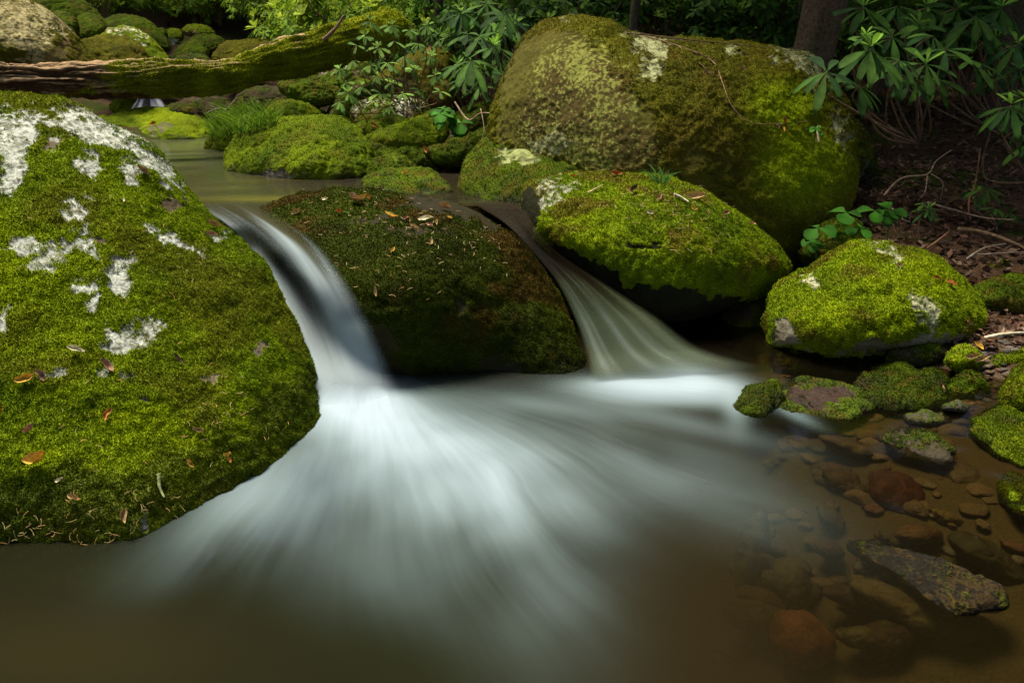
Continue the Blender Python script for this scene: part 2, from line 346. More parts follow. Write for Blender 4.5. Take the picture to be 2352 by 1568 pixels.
LICH_L = [(25,350,36,85),(60,290,32,40),(130,275,60,17,10),(200,290,75,28,20),(262,318,50,18,30),(335,368,62,20,36),(392,405,45,10,45),(205,375,30,26),(130,325,14,8),
 (270,340,26,9,10),(310,400,26,15),(178,488,32,22,-35),(160,505,15,20),(195,530,13,8),(392,535,42,14,20),(430,560,45,10,30),(505,540,28,5,15),(70,580,45,11,-15),
 (135,588,66,20,-40),(185,565,20,15),(212,580,16,26),(290,600,26,17),(272,648,32,28),(192,655,32,16),(215,695,12,24,-15),(290,770,44,30,-10),(345,758,30,16,-30),
 (270,797,24,12),(15,742,18,26),(120,855,30,11,-25),(245,850,16,14),(290,860,12,5),(334,1195,14,26,-10),(0,245,60,6,5),(230,262,70,8,25),(310,312,60,7,32)]
rock('mossy_boulder', 'largest mossy boulder with white lichen patches, left of the main waterfall',
     [(-420,420),(-330,290),(-150,222),(0,213),(100,218),(180,235),(260,283),(340,328),(390,378),(440,442),(500,507),(560,557),(608,602),(640,668),(672,742),(702,812),(727,895),(742,985),
      (700,1090),(600,1180),(480,1260),(340,1330),(100,1350),(-150,1330),(-350,1150),(-440,800)],
     [(20,1242,'z',0),(180,1250,'z',0),(330,1235,'z',0),(470,1185,'z',0),(560,1105,'z',0),(650,1035,'z',0),(725,975,'z',0),(180,250,'y',3.25),(560,575,'y',2.95),(300,720,'y',2.32),(60,700,'y',2.2),(0,260,'y',3.1),(690,830,'y',2.62),(-300,700,'y',2.3)],
     T=.42, lvl=7, amp=.016, bumps=.12, mossy=.74, mosst='bright', stone=(.11,.09,.06), lich_sun=LICH_L, lcol=(.40,.42,.37), wetz=.2, brown=.24, blade=1.5,
     bare=[(400,470,30,25),(225,555,22,14),(330,920,14,10),(600,800,16,16),(120,330,30,16),(480,860,24,10)], yellow=[(430,1050,150,90,-10),(330,960,140,60),(130,1060,140,60)], seed=3)
rock('mossy_boulder', 'dark wet boulder with brown moss standing between the two waterfalls',
     [(540,500),(600,474),(700,450),(830,444),(940,455),(1020,460),(1090,478),(1150,515),(1205,560),(1250,618),(1290,690),(1328,770),(1350,850),(1340,935),(1200,965),(1000,965),(850,930),(790,830),(720,700),(640,600)],
     [(900,852,'z',0),(1100,856,'z',0),(1320,855,'z',0),(1050,560,'y',3.25),(1000,700,'y',2.98),(830,450,'z',.56),(640,485,'z',.54),(1000,470,'z',.58),(1180,560,'y',3.45),(700,510,'z',.57),(850,520,'z',.59),(1000,520,'z',.585),(1100,510,'z',.57),(900,560,'z',.53)],
     T=.28, Tb=.4, lvl=6, amp=.02, mossy=.62, mosst='mid', stone=(.05,.047,.018), wetz=.1, wet=.2, brown=.6, dark=.47, tint=(1.04,.95,.85), blade=1.3,
     bare=[(1030,472,125,20,8),(1120,500,50,14,35),(860,500,70,8),(960,535,100,7),(1060,700,15,20)], seed=8)
rock('mossy_boulder', 'huge brown and olive boulder, tallest in the scene, spotted with pale lichen',
     [(1128,330),(1140,230),(1165,165),(1200,100),(1240,60),(1300,41),(1370,44),(1440,72),(1500,84),(1600,90),(1700,100),(1800,113),(1868,130),(1905,185),(1938,240),(1960,305),(1968,380),(1960,440),(1938,505),(1895,570),(1820,625),(1650,640),(1450,600),(1250,520),(1150,430)],
     [(1400,250,'y',4.25),(1135,300,'y',4.75),(1300,60,'y',4.95),(1850,150,'y',4.9),(1500,420,'y',4.2),(1940,400,'y',4.6),(1750,350,'y',4.1),(1860,590,'y',4.3)],
     T=.5, Tb=.9, lvl=7, amp=.02, bumps=.12, mossy=.72, mosst='olive', stone=(.075,.068,.012), brown=.3, blade=.9,
     lich_sun=[(1300,47,18,6),(1488,95,52,16,8),(1505,120,28,20),(1500,165,28,30),(1680,122,18,13),(1780,135,12,14),(1835,132,42,26,25),(1880,180,22,30,30),(1930,295,14,44,-20),(1260,328,42,17)],
     lcol=(.30,.31,.15), speck=[(1340,230,150,170),(1420,350,130,90),(1250,280,80,100)], scol=(.22,.235,.05), bare=[(1290,210,150,170),(1400,300,120,100),(1220,300,90,60)],
     yellow=[(1850,380,150,130),(1800,250,120,90)], seed=21)
rock('mossy_boulder', 'rounded mossy hump with one pale lichen disc at the left foot of the huge boulder',
     [(1052,405),(1072,362),(1118,322),(1170,312),(1240,335),(1330,375),(1420,410),(1420,470),(1300,500),(1190,490),(1110,480),(1062,450)],
     [(1120,455,'z',.55),(1200,470,'z',.55),(1200,370,'y',4.35),(1350,420,'y',4.2)], T=.25, lvl=5, amp=.03, mossy=.85, mosst='mid', lich_sun=[(1200,352,46,17,10),(1185,365,30,12)], lcol=(.25,.28,.1), wetz=.6, brown=.25)
rock('mossy_boulder', 'oval boulder under thick bright green moss leaning beside the right waterfall',
     [(1198,470),(1203,440),(1225,415),(1290,405),(1400,400),(1500,408),(1600,436),(1690,486),(1760,545),(1812,602),(1800,640),(1740,680),(1660,715),(1570,735),(1490,720),(1410,670),(1320,605),(1250,560),(1208,515)],
     [(1500,520,'y',3.4),(1400,405,'y',4.0),(1202,460,'y',3.75),(1800,610,'y',3.75),(1560,700,'y',3.35),(1300,500,'y',3.6)],
     T=.36, lvl=6, amp=.014, bumps=.1, mossy=.95, mosst='bright', stone=(.017,.018,.008), lich_sun=[(1290,426,48,7,3),(1262,442,26,6,-40),(1255,470,8,26,25),(1275,455,6,22,35),(1238,448,8,14)], lcol=(.32,.33,.22),
     bare=[(1215,480,40,60),(1570,705,240,52,8),(1345,622,110,45,38),(1480,565,50,10)], brown=.5, blade=1.5, seed=30)  # near-black underside: shade below the moss lip put into the stone colour
rock('mossy_boulder', 'broad yellow-green mossy boulder with pale bare corner, right side above the gravel',
     [(1752,745),(1765,700),(1800,650),(1850,612),(1920,576),(2000,555),(2080,565),(2150,592),(2205,640),(2243,682),(2262,722),(2240,762),(2180,790),(2080,806),(1950,812),(1830,806),(1770,795)],
     [(2000,556,'y',3.55),(2000,700,'y',3.02),(1900,800,'y',3.05),(2150,780,'y',3.0),(1760,740,'y',3.3),(2255,720,'y',3.25)],
     T=.28, lvl=6, amp=.035, mossy=.92, mosst='bright', stone=(.16,.15,.11), lich_sun=[(2035,575,42,10,15),(2060,592,10,20,-20),(1858,642,18,15),(2115,700,24,20,30),(2140,725,26,26,30)], lcol=(.34,.34,.2),
     bare=[(2080,790,170,18,-4),(1800,760,30,40)], brown=.4, blade=1.5, yellow=[(2120,640,110,70,20)], seed=44)
# stones along the upper pool
rock('mossy_boulder', 'wide domed bright mossy stone in the middle of the upper pool edge',
     [(515,378),(530,342),(570,303),(640,272),(720,265),(790,276),(835,312),(856,345),(855,395),(810,425),(700,432),(600,425),(530,402)], [(540,393,'z',.55),(650,409,'z',.55),(800,409,'z',.55),(700,272,'y',5.7),(690,370,'y',5.0),(690,310,'y',5.2)], T=.25, lvl=6, amp=.03, mossy=1.0, mosst='green', wetz=.6, brown=.2, bare=[(620,410,60,22)], seed=52)
rock('mossy_boulder', 'low mossy stone carrying a tuft of long grass behind the domed stone',
     [(466,335),(485,305),(560,265),(630,245),(700,238),(738,255),(750,290),(640,330),(540,352),(480,350)], [(480,343,'z',.55),(700,242,'y',7.2),(600,290,'y',6.7)], T=.25, mossy=1.0, mosst='green', brown=.15)
rock('mossy_boulder', 'flat moss covered rock island just below the small far waterfall',
     [(225,275),(250,260),(320,250),(420,250),(470,263),(488,290),(480,322),(420,332),(330,330),(270,312)], [(400,321,'z',.55),(340,318,'z',.55),(470,316,'z',.55),(360,254,'y',8.9)], T=.25, mossy=.9, mosst='bright', brown=.1, wetz=.6, bare=[(360,298,40,10)], yellow=[(370,265,90,14)])
rock('mossy_boulder', 'slanting finger-like mossy boulder between the domed stone and the huge boulder',
     [(838,322),(900,292),(960,268),(1000,257),(1025,272),(1032,310),(1000,345),(940,352),(880,350)], [(950,300,'y',5.7),(1000,262,'y',6.1)], T=.25, mossy=1, mosst='green', amp=.03)
rock('mossy_boulder', 'flat mossy slab sloping down behind the two small pool-edge stones', [(815,345),(870,318),(930,325),(985,350),(1008,378),(970,400),(900,395),(840,400)], [(930,360,'y',5.5)], T=.2, mossy=.95, mosst='mid')
rock('mossy_boulder', 'small round mossy stone squeezed right of the domed stone', [(845,395),(860,368),(900,355),(938,370),(955,400),(930,425),(860,420)], [(900,395,'y',5.0)], T=.14, mossy=1, mosst='mid')
rock('mossy_boulder', 'low mossy stone with yellow leaf at the edge of the upper pool', [(836,420),(865,398),(930,385),(990,395),(1022,418),(1030,445),(960,462),(870,452)], [(900,440,'z',.55),(1000,443,'z',.55),(930,395,'y',4.75)], T=.15, mossy=.95, mosst='mid', wetz=.6)
rock('mossy_boulder', 'long dark mossy stone lying against the left side of the huge boulder', [(980,350),(1030,330),(1090,308),(1140,285),(1150,330),(1080,372),(1010,378)], [(1060,345,'y',5.3)], T=.18, mossy=.9, mosst='mid', dark=.8)
rock('mossy_boulder', 'grey boulder with white lichen rim under the leafy shrub', [(808,262),(828,236),(880,224),(950,230),(980,250),(985,285),(900,300),(825,295)], [(890,260,'y',6.6)], T=.25, mossy=.45, mosst='mid', lich_sun=[(840,237,30,7,-20),(930,236,45,7,5),(915,255,16,13)], lcol=(.45,.46,.35), stone=(.2,.17,.1))
rock('mossy_boulder', 'dark bare slanting rock left of the grey lichen-rimmed boulder', [(750,285),(760,250),(790,215),(840,190),(890,192),(900,240),(830,290)], [(820,240,'y',7.2)], T=.3, mossy=.35, mosst='mid', stone=(.07,.055,.03))
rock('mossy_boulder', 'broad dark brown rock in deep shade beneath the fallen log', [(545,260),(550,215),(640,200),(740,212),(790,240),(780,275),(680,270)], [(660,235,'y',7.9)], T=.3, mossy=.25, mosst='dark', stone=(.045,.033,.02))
rock('mossy_boulder', 'green-topped stone just under the raised part of the fallen log', [(640,198),(655,184),(700,176),(745,192),(765,225),(740,245),(680,235)], [(700,205,'y',7.3)], T=.2, mossy=.9, mosst='mid')
rock('mossy_boulder', 'small mossy knob right of the green-topped stone under the log', [(745,195),(760,178),(790,178),(800,205),(785,232),(755,228)], [(772,200,'y',8.0)], T=.2, mossy=.9, mosst='mid')
rock('mossy_boulder', 'tall brown-gold boulder half hidden behind the leafy shrub', [(815,240),(850,190),(920,140),(985,108),(1030,118),(1042,180),(1030,245),(920,262)], [(960,180,'y',7.7)], T=.45, mossy=.4, mosst='olive', stone=(.15,.09,.03), lich_sun=[(945,212,9,8),(935,200,30,20)], lcol=(.3,.26,.07))
rock('mossy_boulder', 'dim mossy boulder left of the huge boulder above the long dark stone', [(1040,300),(1050,265),(1090,245),(1145,250),(1150,310),(1090,325)], [(1090,285,'y',6.0)], T=.25, mossy=.8, mosst='mid', dark=.8)
rock('mossy_boulder', 'small bright mossy stone with an orange leaf behind the domed stone', [(808,310),(815,290),(845,278),(872,282),(880,305),(850,325)], [(845,300,'y',6.0)], T=.15, mossy=1, mosst='green')
rock('mossy_boulder', 'small rounded mossy stone in front of the grey lichen-rimmed boulder', [(858,300),(865,277),(900,267),(935,275),(940,300),(900,315)], [(900,290,'y',6.15)], T=.15, mossy=1, mosst='mid')
rock('mossy_boulder', 'grey flat-topped rock behind the right end of the fallen log', [(700,200),(740,155),(820,140),(870,155),(870,200),(800,215)], [(790,175,'y',9.0)], T=.4, mossy=.4, mosst='mid', lich_sun=[(770,152,50,6,-12)], stone=(.13,.1,.05))
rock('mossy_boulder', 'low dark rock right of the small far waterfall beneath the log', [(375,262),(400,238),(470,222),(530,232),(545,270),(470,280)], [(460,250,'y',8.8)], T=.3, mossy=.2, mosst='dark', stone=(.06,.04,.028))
rock('mossy_boulder', 'small yellow mossy rock left of the small far waterfall', [(255,252),(262,232),(290,222),(318,228),(325,250),(290,262)], [(290,240,'y',9.2)], T=.2, mossy=.8, mosst='bright')
# upper left
rock('mossy_boulder', 'large pale sunlit boulder with gold and white blotches, top left above the log', [(-260,80),(-140,-10),(-30,-20),(40,-5),(95,22),(135,52),(180,90),(225,140),(240,180),(120,200),(-150,200)], [(50,80,'y',7.6),(0,150,'y',7.4),(220,140,'y',8.2)], T=.6, lvl=6, mossy=.5, mosst='olive', stone=(.2,.15,.06),
     lich_sun=[(75,135,24,12),(100,35,70,12,40),(60,60,60,30,35),(20,20,50,20),(60,95,50,25),(10,60,40,25)], lcol=(.36,.31,.15), amp=.03)  # strip on the upper right edge paints the sunlight catching it
rock('mossy_boulder', 'olive rounded boulder resting low against the log, right of the pale sunlit boulder', [(182,110),(200,92),(255,84),(305,92),(330,118),(335,165),(240,175),(210,150)], [(260,120,'y',9)], T=.35, mossy=.75, mosst='olive', stone=(.15,.13,.05))
rock('mossy_boulder', 'steep boulder with a sunlit crest behind the olive rounded boulder', [(196,80),(235,62),(285,58),(330,74),(365,108),(392,155),(380,180),(300,175),(250,120)], [(310,110,'y',10)], T=.4, mossy=.75, mosst='bright', lich_sun=[(265,66,45,6,8),(315,82,30,6,35)], lcol=(.6,.58,.36))  # pale strips along the crest are painted sunlight
rock('mossy_boulder', 'dark mossy boulder behind the sunlit-crested boulder', [(240,60),(250,45),(295,38),(345,52),(375,85),(385,115),(320,100)], [(310,70,'y',11.5)], T=.4, mossy=.8, mosst='mid')
rock('mossy_boulder', 'round dark green boulder in a row above the pale sunlit boulder, nearer the log', [(95,62),(105,38),(140,29),(172,38),(182,65),(170,95),(120,90)], [(140,60,'y',10)], T=.35, mossy=.9, mosst='mid')
rock('mossy_boulder', 'round dark green boulder next to the crested boulder, second in the row', [(165,65),(178,42),(205,33),(232,45),(245,72),(215,100),(175,95)], [(205,65,'y',10.2)], T=.35, mossy=.9, mosst='mid')
rock('mossy_boulder', 'long mossy boulder along the very top left edge of the stream', [(30,20),(60,-8),(130,-14),(190,4),(225,28),(240,55),(150,50),(70,45)], [(140,20,'y',12)], T=.5, mossy=.9, mosst='mid')
rock('mossy_boulder', 'small sunlit stone above the cascade at the far bend', [(372,88),(378,72),(395,66),(415,72),(420,90),(395,98)], [(395,80,'y',15)], T=.3, mossy=.8, mosst='bright')
rock('mossy_boulder', 'dark stone on the left lip of the far cascade', [(340,95),(355,70),(378,68),(385,95),(370,110)], [(362,90,'y',14)], T=.3, mossy=.4, mosst='mid')
rock('mossy_boulder', 'round mossy stone at the right lip of the far cascade', [(405,135),(415,105),(440,95),(470,102),(480,130),(445,145)], [(440,120,'y',12.6)], T=.3, mossy=.8, mosst='mid')
rock('mossy_boulder', 'blocky mossy stone right of the far cascade, above the round one', [(435,105),(450,84),(480,80),(510,88),(520,115),(480,125)], [(480,100,'y',13.4)], T=.3, mossy=.8, mosst='mid')
rock('mossy_boulder', 'wedge boulder with gold edged top between far cascade and thicket', [(485,135),(500,108),(545,92),(600,93),(640,108),(640,140),(560,155),(500,155)], [(560,120,'y',11.5)], T=.4, mossy=.7, mosst='olive', stone=(.12,.08,.03))
rock('mossy_boulder', 'low smooth green stone splitting the far stream behind the log', [(400,145),(410,128),(450,125),(480,135),(490,155),(430,165)], [(440,143,'y',12)], T=.2, mossy=.8, mosst='mid', wet=.5)
rock('mossy_boulder', 'low dark round stone at the foot of the far cascade', [(340,150),(350,132),(375,128),(400,140),(405,165),(360,170)], [(372,148,'y',11.5)], T=.25, mossy=.7, mosst='mid')
rock('mossy_boulder', 'flat olive stone along the left bank just above the log, near the stream', [(385,172),(400,158),(440,152),(480,160),(500,178),(440,188)], [(440,170,'y',10.5)], T=.2, mossy=.8, mosst='green')
rock('mossy_boulder', 'squat green stone under the gold edged wedge boulder behind the log', [(500,165),(520,148),(560,140),(600,146),(620,165),(560,178)], [(560,158,'y',10.3)], T=.2, mossy=.9, mosst='green')
rock('mossy_boulder', 'sunlit yellowish stone at the end of the open stream, far away', [(420,72),(432,60),(460,58),(485,66),(490,82),(450,86)], [(455,72,'y',15)], T=.3, mossy=.5, mosst='bright', stone=(.3,.22,.1))
rock('mossy_boulder', 'small mossy stone between grey flat-topped rock and the green knob under the log', [(795,205),(810,190),(840,186),(865,196),(870,215),(830,222)], [(832,205,'y',7.6)], T=.18, mossy=.9, mosst='green')
rock('mossy_boulder', 'dim rounded stone behind the grass tuft at the upper pool', [(600,262),(615,240),(650,232),(690,240),(700,262),(650,272)], [(650,252,'y',7.6)], T=.2, mossy=.6, mosst='mid')
# right bank
def rs(label, outline, cons, **k): return rock('mossy_stone', label, outline, cons, cat='stone', **k)
rs('large dark green mossy stone under the right boulder at the water edge', [(1975,900),(1985,868),(2015,845),(2070,835),(2135,845),(2168,870),(2178,905),(2160,935),(2080,955),(2000,940)], [(2000,925,'z',0),(2090,938,'z',0),(2160,915,'z',0),(2070,840,'y',2.95)], T=.15, mossy=1, mosst='mid', wetz=.05, dark=.6, blade=1.5)
rs('wide flat wet reddish stone with mossy rim standing in the shallows', [(1770,905),(1800,885),(1860,872),(1940,885),(1990,910),(2000,940),(1950,968),(1860,965),(1790,945)], [(1820,940,'z',0),(1900,958,'z',0),(1980,945,'z',0),(1880,880,'y',2.78)], T=.08, pq=(3,2), mossy=.38, mosst='mid', stone=(.035,.017,.01), wet=.6, bare=[(1870,910,80,22)], wetz=.02, dark=.8)
rs('small knobbly mossy stone where the right waterfall froth meets the shallows', [(1693,930),(1712,897),(1748,877),(1788,880),(1797,905),(1778,945),(1745,965),(1705,955)], [(1715,948,'z',0),(1760,950,'z',0),(1750,885,'y',2.68)], T=.09, mossy=.7, mosst='mid', wetz=.05, blade=1.2, amp=.09, dark=.6)
rs('small dark mossy stone between gravel and the large dark green stone', [(2168,900),(2185,870),(2215,853),(2245,862),(2265,885),(2262,912),(2215,928),(2180,920)], [(2215,885,'y',2.72)], T=.09, mossy=.8, mosst='mid', dark=.8, blade=1.4)
rs('flat tongue of green moss on a ledge above the gravel at the right edge', [(2222,845),(2260,822),(2330,803),(2420,795),(2480,830),(2400,852),(2300,858),(2240,855)], [(2320,830,'y',2.9)], T=.12, mossy=1, dark=.7, mosst='bright', brown=.1, blade=1.4)
rs('rounded mossy stone cut by the right edge beneath the moss ledge', [(2298,910),(2315,875),(2355,840),(2420,825),(2480,860),(2480,950),(2400,985),(2320,955)], [(2360,890,'y',2.55)], T=.15, mossy=1, dark=.6, mosst='bright', blade=1.4)
rs('thick shaggy green moss cushion stone at the right edge of the shallows', [(2235,990),(2250,958),(2290,937),(2350,935),(2430,950),(2470,1010),(2450,1090),(2370,1095),(2300,1060),(2255,1025)], [(2262,1020,'z',0),(2330,1062,'z',0),(2320,945,'y',2.5)], T=.14, mossy=1.1, dark=.55, mosst='bright', blade=1.5, wetz=.02)
rs('lowest bright mossy stone cut by the right edge, below the shaggy cushion', [(2300,1110),(2312,1082),(2350,1070),(2430,1075),(2470,1130),(2440,1210),(2360,1200),(2315,1165)], [(2318,1150,'z',0),(2345,1180,'z',0),(2350,1080,'y',2.15)], T=.1, mossy=1.1, dark=.65, mosst='bright', wetz=.03, blade=1.5)
rs('wide low mossy ledge behind the right boulder, upper one', [(2130,605),(2180,585),(2260,580),(2400,590),(2480,630),(2400,665),(2260,665),(2180,640)], [(2260,620,'y',3.9)], T=.25, mossy=1, mosst='mid', brown=.4, blade=1.2)
rs('mossy ledge right of the right boulder, below the upper ledge', [(2215,690),(2250,655),(2330,640),(2430,645),(2480,690),(2400,725),(2290,728)], [(2330,680,'y',3.45)], T=.2, mossy=1, mosst='mid', brown=.4, blade=1.2)
rs('mossy wedge-shaped rock behind the right boulder beneath broad green leaves', [(1840,590),(1880,520),(1930,505),(1975,525),(2005,555),(1990,590),(1900,610)], [(1930,550,'y',4.0)], T=.2, mossy=.9, mosst='mid', dark=.8)
rs('upright dark mossy rock in shade behind the right side of the huge boulder', [(1935,260),(1965,275),(1995,315),(2012,365),(2005,400),(1960,410),(1930,340)], [(1975,330,'y',5.4)], T=.25, mossy=.6, mosst='dark')
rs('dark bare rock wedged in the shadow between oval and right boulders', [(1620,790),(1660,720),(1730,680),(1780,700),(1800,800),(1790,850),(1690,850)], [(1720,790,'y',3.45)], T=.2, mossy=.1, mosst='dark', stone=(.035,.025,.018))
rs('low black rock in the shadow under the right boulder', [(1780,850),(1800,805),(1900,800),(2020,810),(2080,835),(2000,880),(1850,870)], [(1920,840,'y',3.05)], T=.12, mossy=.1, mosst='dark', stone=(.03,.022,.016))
rs('rounded dark brown stone tucked under the right end of the right boulder', [(2030,830),(2050,795),(2110,783),(2170,795),(2185,820),(2140,840),(2060,842)], [(2110,815,'y',2.95)], T=.12, mossy=.3, mosst='mid', stone=(.05,.04,.025))
rs('tiny bright green moss cushion below the bare corner of the right boulder', [(2180,820),(2195,803),(2225,797),(2250,810),(2255,832),(2225,842),(2190,838)], [(2218,822,'y',2.85)], T=.06, mossy=1.1, mosst='bright', blade=1.4)
rs('half-sunken stone with moss tuft and leaf on top in the shallows', [(2030,1010),(2055,988),(2100,983),(2145,1000),(2180,1030),(2185,1062),(2120,1070),(2060,1045)], [(2060,1008,'z',.01),(2150,1025,'z',.02),(2110,1050,'z',-.01),(2090,990,'y',2.35)], T=.06, mossy=.3, mosst='mid', dark=.55, stone=(.06,.045,.02), wet=.6, bare=[(2120,1050,60,16)], blade=1)
rs('long flat wet slab breaking the surface at the lower right', [(1945,1248),(1990,1236),(2100,1268),(2220,1310),(2300,1352),(2308,1392),(2210,1418),(2130,1385),(2060,1330),(1975,1280)], [(1960,1252,'z',.0),(2060,1310,'z',.005),(2150,1375,'z',.01),(2290,1390,'z',.01),(2220,1325,'z',.03),(2100,1285,'z',.02)], T=.035, pq=(3.5,2), mossy=.05, mosst='dark', stone=(.008,.005,.003), wet=.08, blade=.15, dark=.7, amp=.05, lvl=6, speck=[(2130,1330,260,120)], scol=(.018,.015,.01))
def us(label, cx, cy, rx, ry, rot, z, st, T=.06, **k):
    px, py = cx, cy
    return rock('river_stone', label, ell(cx, cy, rx, ry, rot, int(cx)), [(px, py, 'z', z)], T=T, lvl=4, mossy=k.pop('mossy', -.2), stone=st, wet=.7, blade=0, cat='stone', mosst='dark', **k)
us('dark red rounded stone under the clear shallow water', 2070, 1140, 85, 45, 35, -.055, (.07,.02,.012), T=.04)
us('flat brown stone under water below the dark red one', 2110, 1228, 58, 26, 5, -.04, (.11,.06,.03))
us('long olive stone just under the surface near the right edge', 2275, 1285, 105, 34, 32, -.03, (.035,.03,.014))
us('long olive brown stone deep under the long flat wet slab', 2090, 1405, 150, 42, 24, -.05, (.11,.085,.04))
us('rust orange stone on the stream bed at the lower right', 1840, 1470, 85, 55, 35, -.08, (.2,.075,.03))
us('pale olive stone on the stream bed left of the long slab', 1820, 1340, 45, 70, -25, -.09, (.1,.08,.035))
us('long brown stone submerged beside the half-sunken stone', 1960, 1030, 90, 18, 18, -.03, (.1,.07,.035))
us('small mottled wet stone between shallows and gravel', 2130, 965, 55, 18, 5, .005, (.04,.035,.02), mossy=.2)
us('brown stone under water right of the half-sunken stone', 2230, 1110, 60, 40, 20, -.045, (.075,.055,.025))
us('deep brown stone left of the dark red stone', 1945, 1110, 60, 30, 30, -.07, (.06,.035,.02))
us('small grey stone peeping from gravel at the water edge', 2195, 935, 30, 14, 0, .03, (.05,.045,.035), mossy=.2)
us('yellowish stone under water above the flat brown one', 2180, 1190, 45, 18, 20, -.06, (.12,.085,.03))
us('dim red stone at the bottom right of the pool', 2230, 1440, 60, 30, 10, -.07, (.09,.04,.025))
us('mossy sunken stone edge near the tip of the white froth', 1730, 1270, 40, 100, 10, -.08, (.08,.07,.025))

for i in range(30):
    cx_, cy_ = (random.uniform(1900, 2300), random.uniform(1000, 1220)) if i % 2 else (random.uniform(1700, 2330), random.uniform(1220, 1500))
    k_ = (cy_ - 700) / 500; c_ = random.choice([(.06,.028,.018),(.05,.035,.02),(.09,.05,.025),(.045,.022,.015),(.08,.065,.03)])
    o = us('reddish brown cobble resting on the stream bed under the clear shallows', cx_, cy_, random.uniform(30, 62) * k_, random.uniform(14, 26) * k_, random.uniform(0, 40), -.085, c_, T=.035, seed=900 + i, group='cobbles under the shallows')
# ------------------------------------------------------------------ terrain
ctrl = []
def g(px, py, Y, d=0): p = at(px, py, Y); ctrl.append((p[0], p[1], p[2] + d))
for x, y, z in [(-2,-3,-.2),(0,-3,-.4),(2,-3,-.1),(-2,0.3,-.4),(0,.3,-.5),(.8,.4,-.35),(1.6,.4,-.15),(3,.4,.2),(-1.2,1.6,-.55),(-.4,1.6,-.5),(.3,1.6,-.35),(.8,1.6,-.2),(1.2,1.7,-.12),(1.5,1.9,-.06),(2,1.9,.1),
                (0,2.4,-.45),(.6,2.4,-.35),(1.1,2.4,-.12),(1.4,2.4,-.04),(-.4,2.8,-.4),(.6,2.9,-.3),(-.3,3.2,-.2),(1.2,2.8,-.03),(-3,2.5,.2),(-4.5,3.5,1.2),(-3.5,6,.4),(-6.5,8,1.6),(-5,6.5,.9),
                (-1.2,4,.25),(-.5,4.2,.3),(-1,5,.35),(-1.8,6,.35),(-2.5,7,.38),(-3.2,8,.4),(0,4.4,.35),(.5,4.3,.2),(-.1,3.7,.1),(.6,3.5,-.1),(1,3.4,-.05)]: ctrl.append((x, y, z))
for a in [(1700,820,3.4,-.02),(1900,850,3.1,-.05),(2150,830,2.9,-.03),(2210,900,2.75,-.04),(2290,900,2.75,-.03),(2250,800,3.0,0),(2340,770,3.1,0),(2300,740,3.3,0),(2352,560,4.2,0),(2200,540,4.3,0),(2050,560,4.1,-.03),(1900,600,4.2,-.05),
          (2050,450,5,0),(2300,450,5,0),(2200,380,6,0),(2000,380,6,0),(2300,300,7.2,0),(2100,270,8,0),(2300,200,9.5,0),(1900,200,9,0),(1500,150,9,0),(1200,200,8,-.1),(1050,260,7,-.1),(900,300,6.3,-.12),(1080,350,5.6,-.1),(1000,400,5,-.15),(700,260,8,-.2),
          (340,262,9.2,-.15),(500,262,9,-.1),(600,230,10,-.1),(350,215,10.2,-.1),(430,160,12,-.05),(400,150,13,-.1),(395,90,15,-.1),(420,70,17,0),(560,110,14,0),(200,150,11,-.2),(100,100,13,0),(-100,100,10,.2),(700,150,11,0),(900,130,11,0),(1100,140,11,0)]: g(*a)
for x in (-30, -18, -9, 0, 9, 18, 30): ctrl += [(x, 16, 2.3 + abs(x + 6) * .08), (x, 22, 4.6 + abs(x + 6) * .08), (x, 35, 12), (x, 60, 24)]
ctrl += [(12, 8, 1.6), (9, 4, 1.0), (5, 3, .5), (5, 1, .4), (-8, 3, 2.5), (-8, -2, 2.5), (8, -2, .8), (-14, 8, 4), (18, 4, 2)]
ctrl = np.array(ctrl)
def H(x, y):
    x = np.asarray(x, float).ravel(); y = np.asarray(y, float).ravel(); num = 0; den = 0
    sc = .12 + .05 * np.abs(y)
    for cx, cy, cz in ctrl:
        wv = 1 / (((x - cx) ** 2 + (y - cy) ** 2) / sc ** 2 + .3) ** 1.7; num = num + wv * cz; den = den + wv
    return num / den
ys = np.r_[np.linspace(-4, .4, 20), np.linspace(.45, 9, 300), 9 + np.geomspace(.05, 51, 90)]
xs = np.r_[-np.geomspace(60, 6.2, 30), np.linspace(-6, 6, 330), np.geomspace(6.2, 60, 30)]
X, Yg = np.meshgrid(xs, ys); P = np.stack([X.ravel(), Yg.ravel(), H(X, Yg)], 1)
P[:, 2] += fbm(P * 1.6, 4, 5) * .04 + fbm(P * 14, 3, 6) * .008
nx, ny = len(xs), len(ys); I = np.arange(nx * ny).reshape(ny, nx)
Q = np.stack([I[:-1, :-1], I[:-1, 1:], I[1:, 1:], I[1:, :-1]], -1).reshape(-1, 4)
n1 = fbm(P * 2.5, 5, 77) * .5 + .5; n2 = fbm(P * 30, 3, 78, .8) * .5 + .5
tc = mixc((.035, .022, .012), (.09, .05, .028), n2); tc = mixc(tc, (.03, .045, .006), ss(n1, .52, .75) * (P[:, 1] > 2.9))
tc = mixc(tc, (.06, .045, .018), ss(.02 - P[:, 2], 0, .06) * (P[:, 1] < 3.2))
me = mkmesh("stream_bank", P, Q, M_ROCK, cols=tc, floats={'moss': n1 * 0, 'wet': np.where(P[:, 2] < .03, .5, 0)})
tag(mkobj("ground", me), kind='structure')
def ground_hit(px, py):
    a, b, c = ray(px, py); Y = np.linspace(1.2, 16, 600); pts = at(px, py, Y); h = H(pts[:, 0], pts[:, 1]); k = np.argmax(pts[:, 2] < h)
    return pts[k] * [1, 1, 0] + [0, 0, h[k]] if (pts[:, 2] < h).any() else pts[-1]

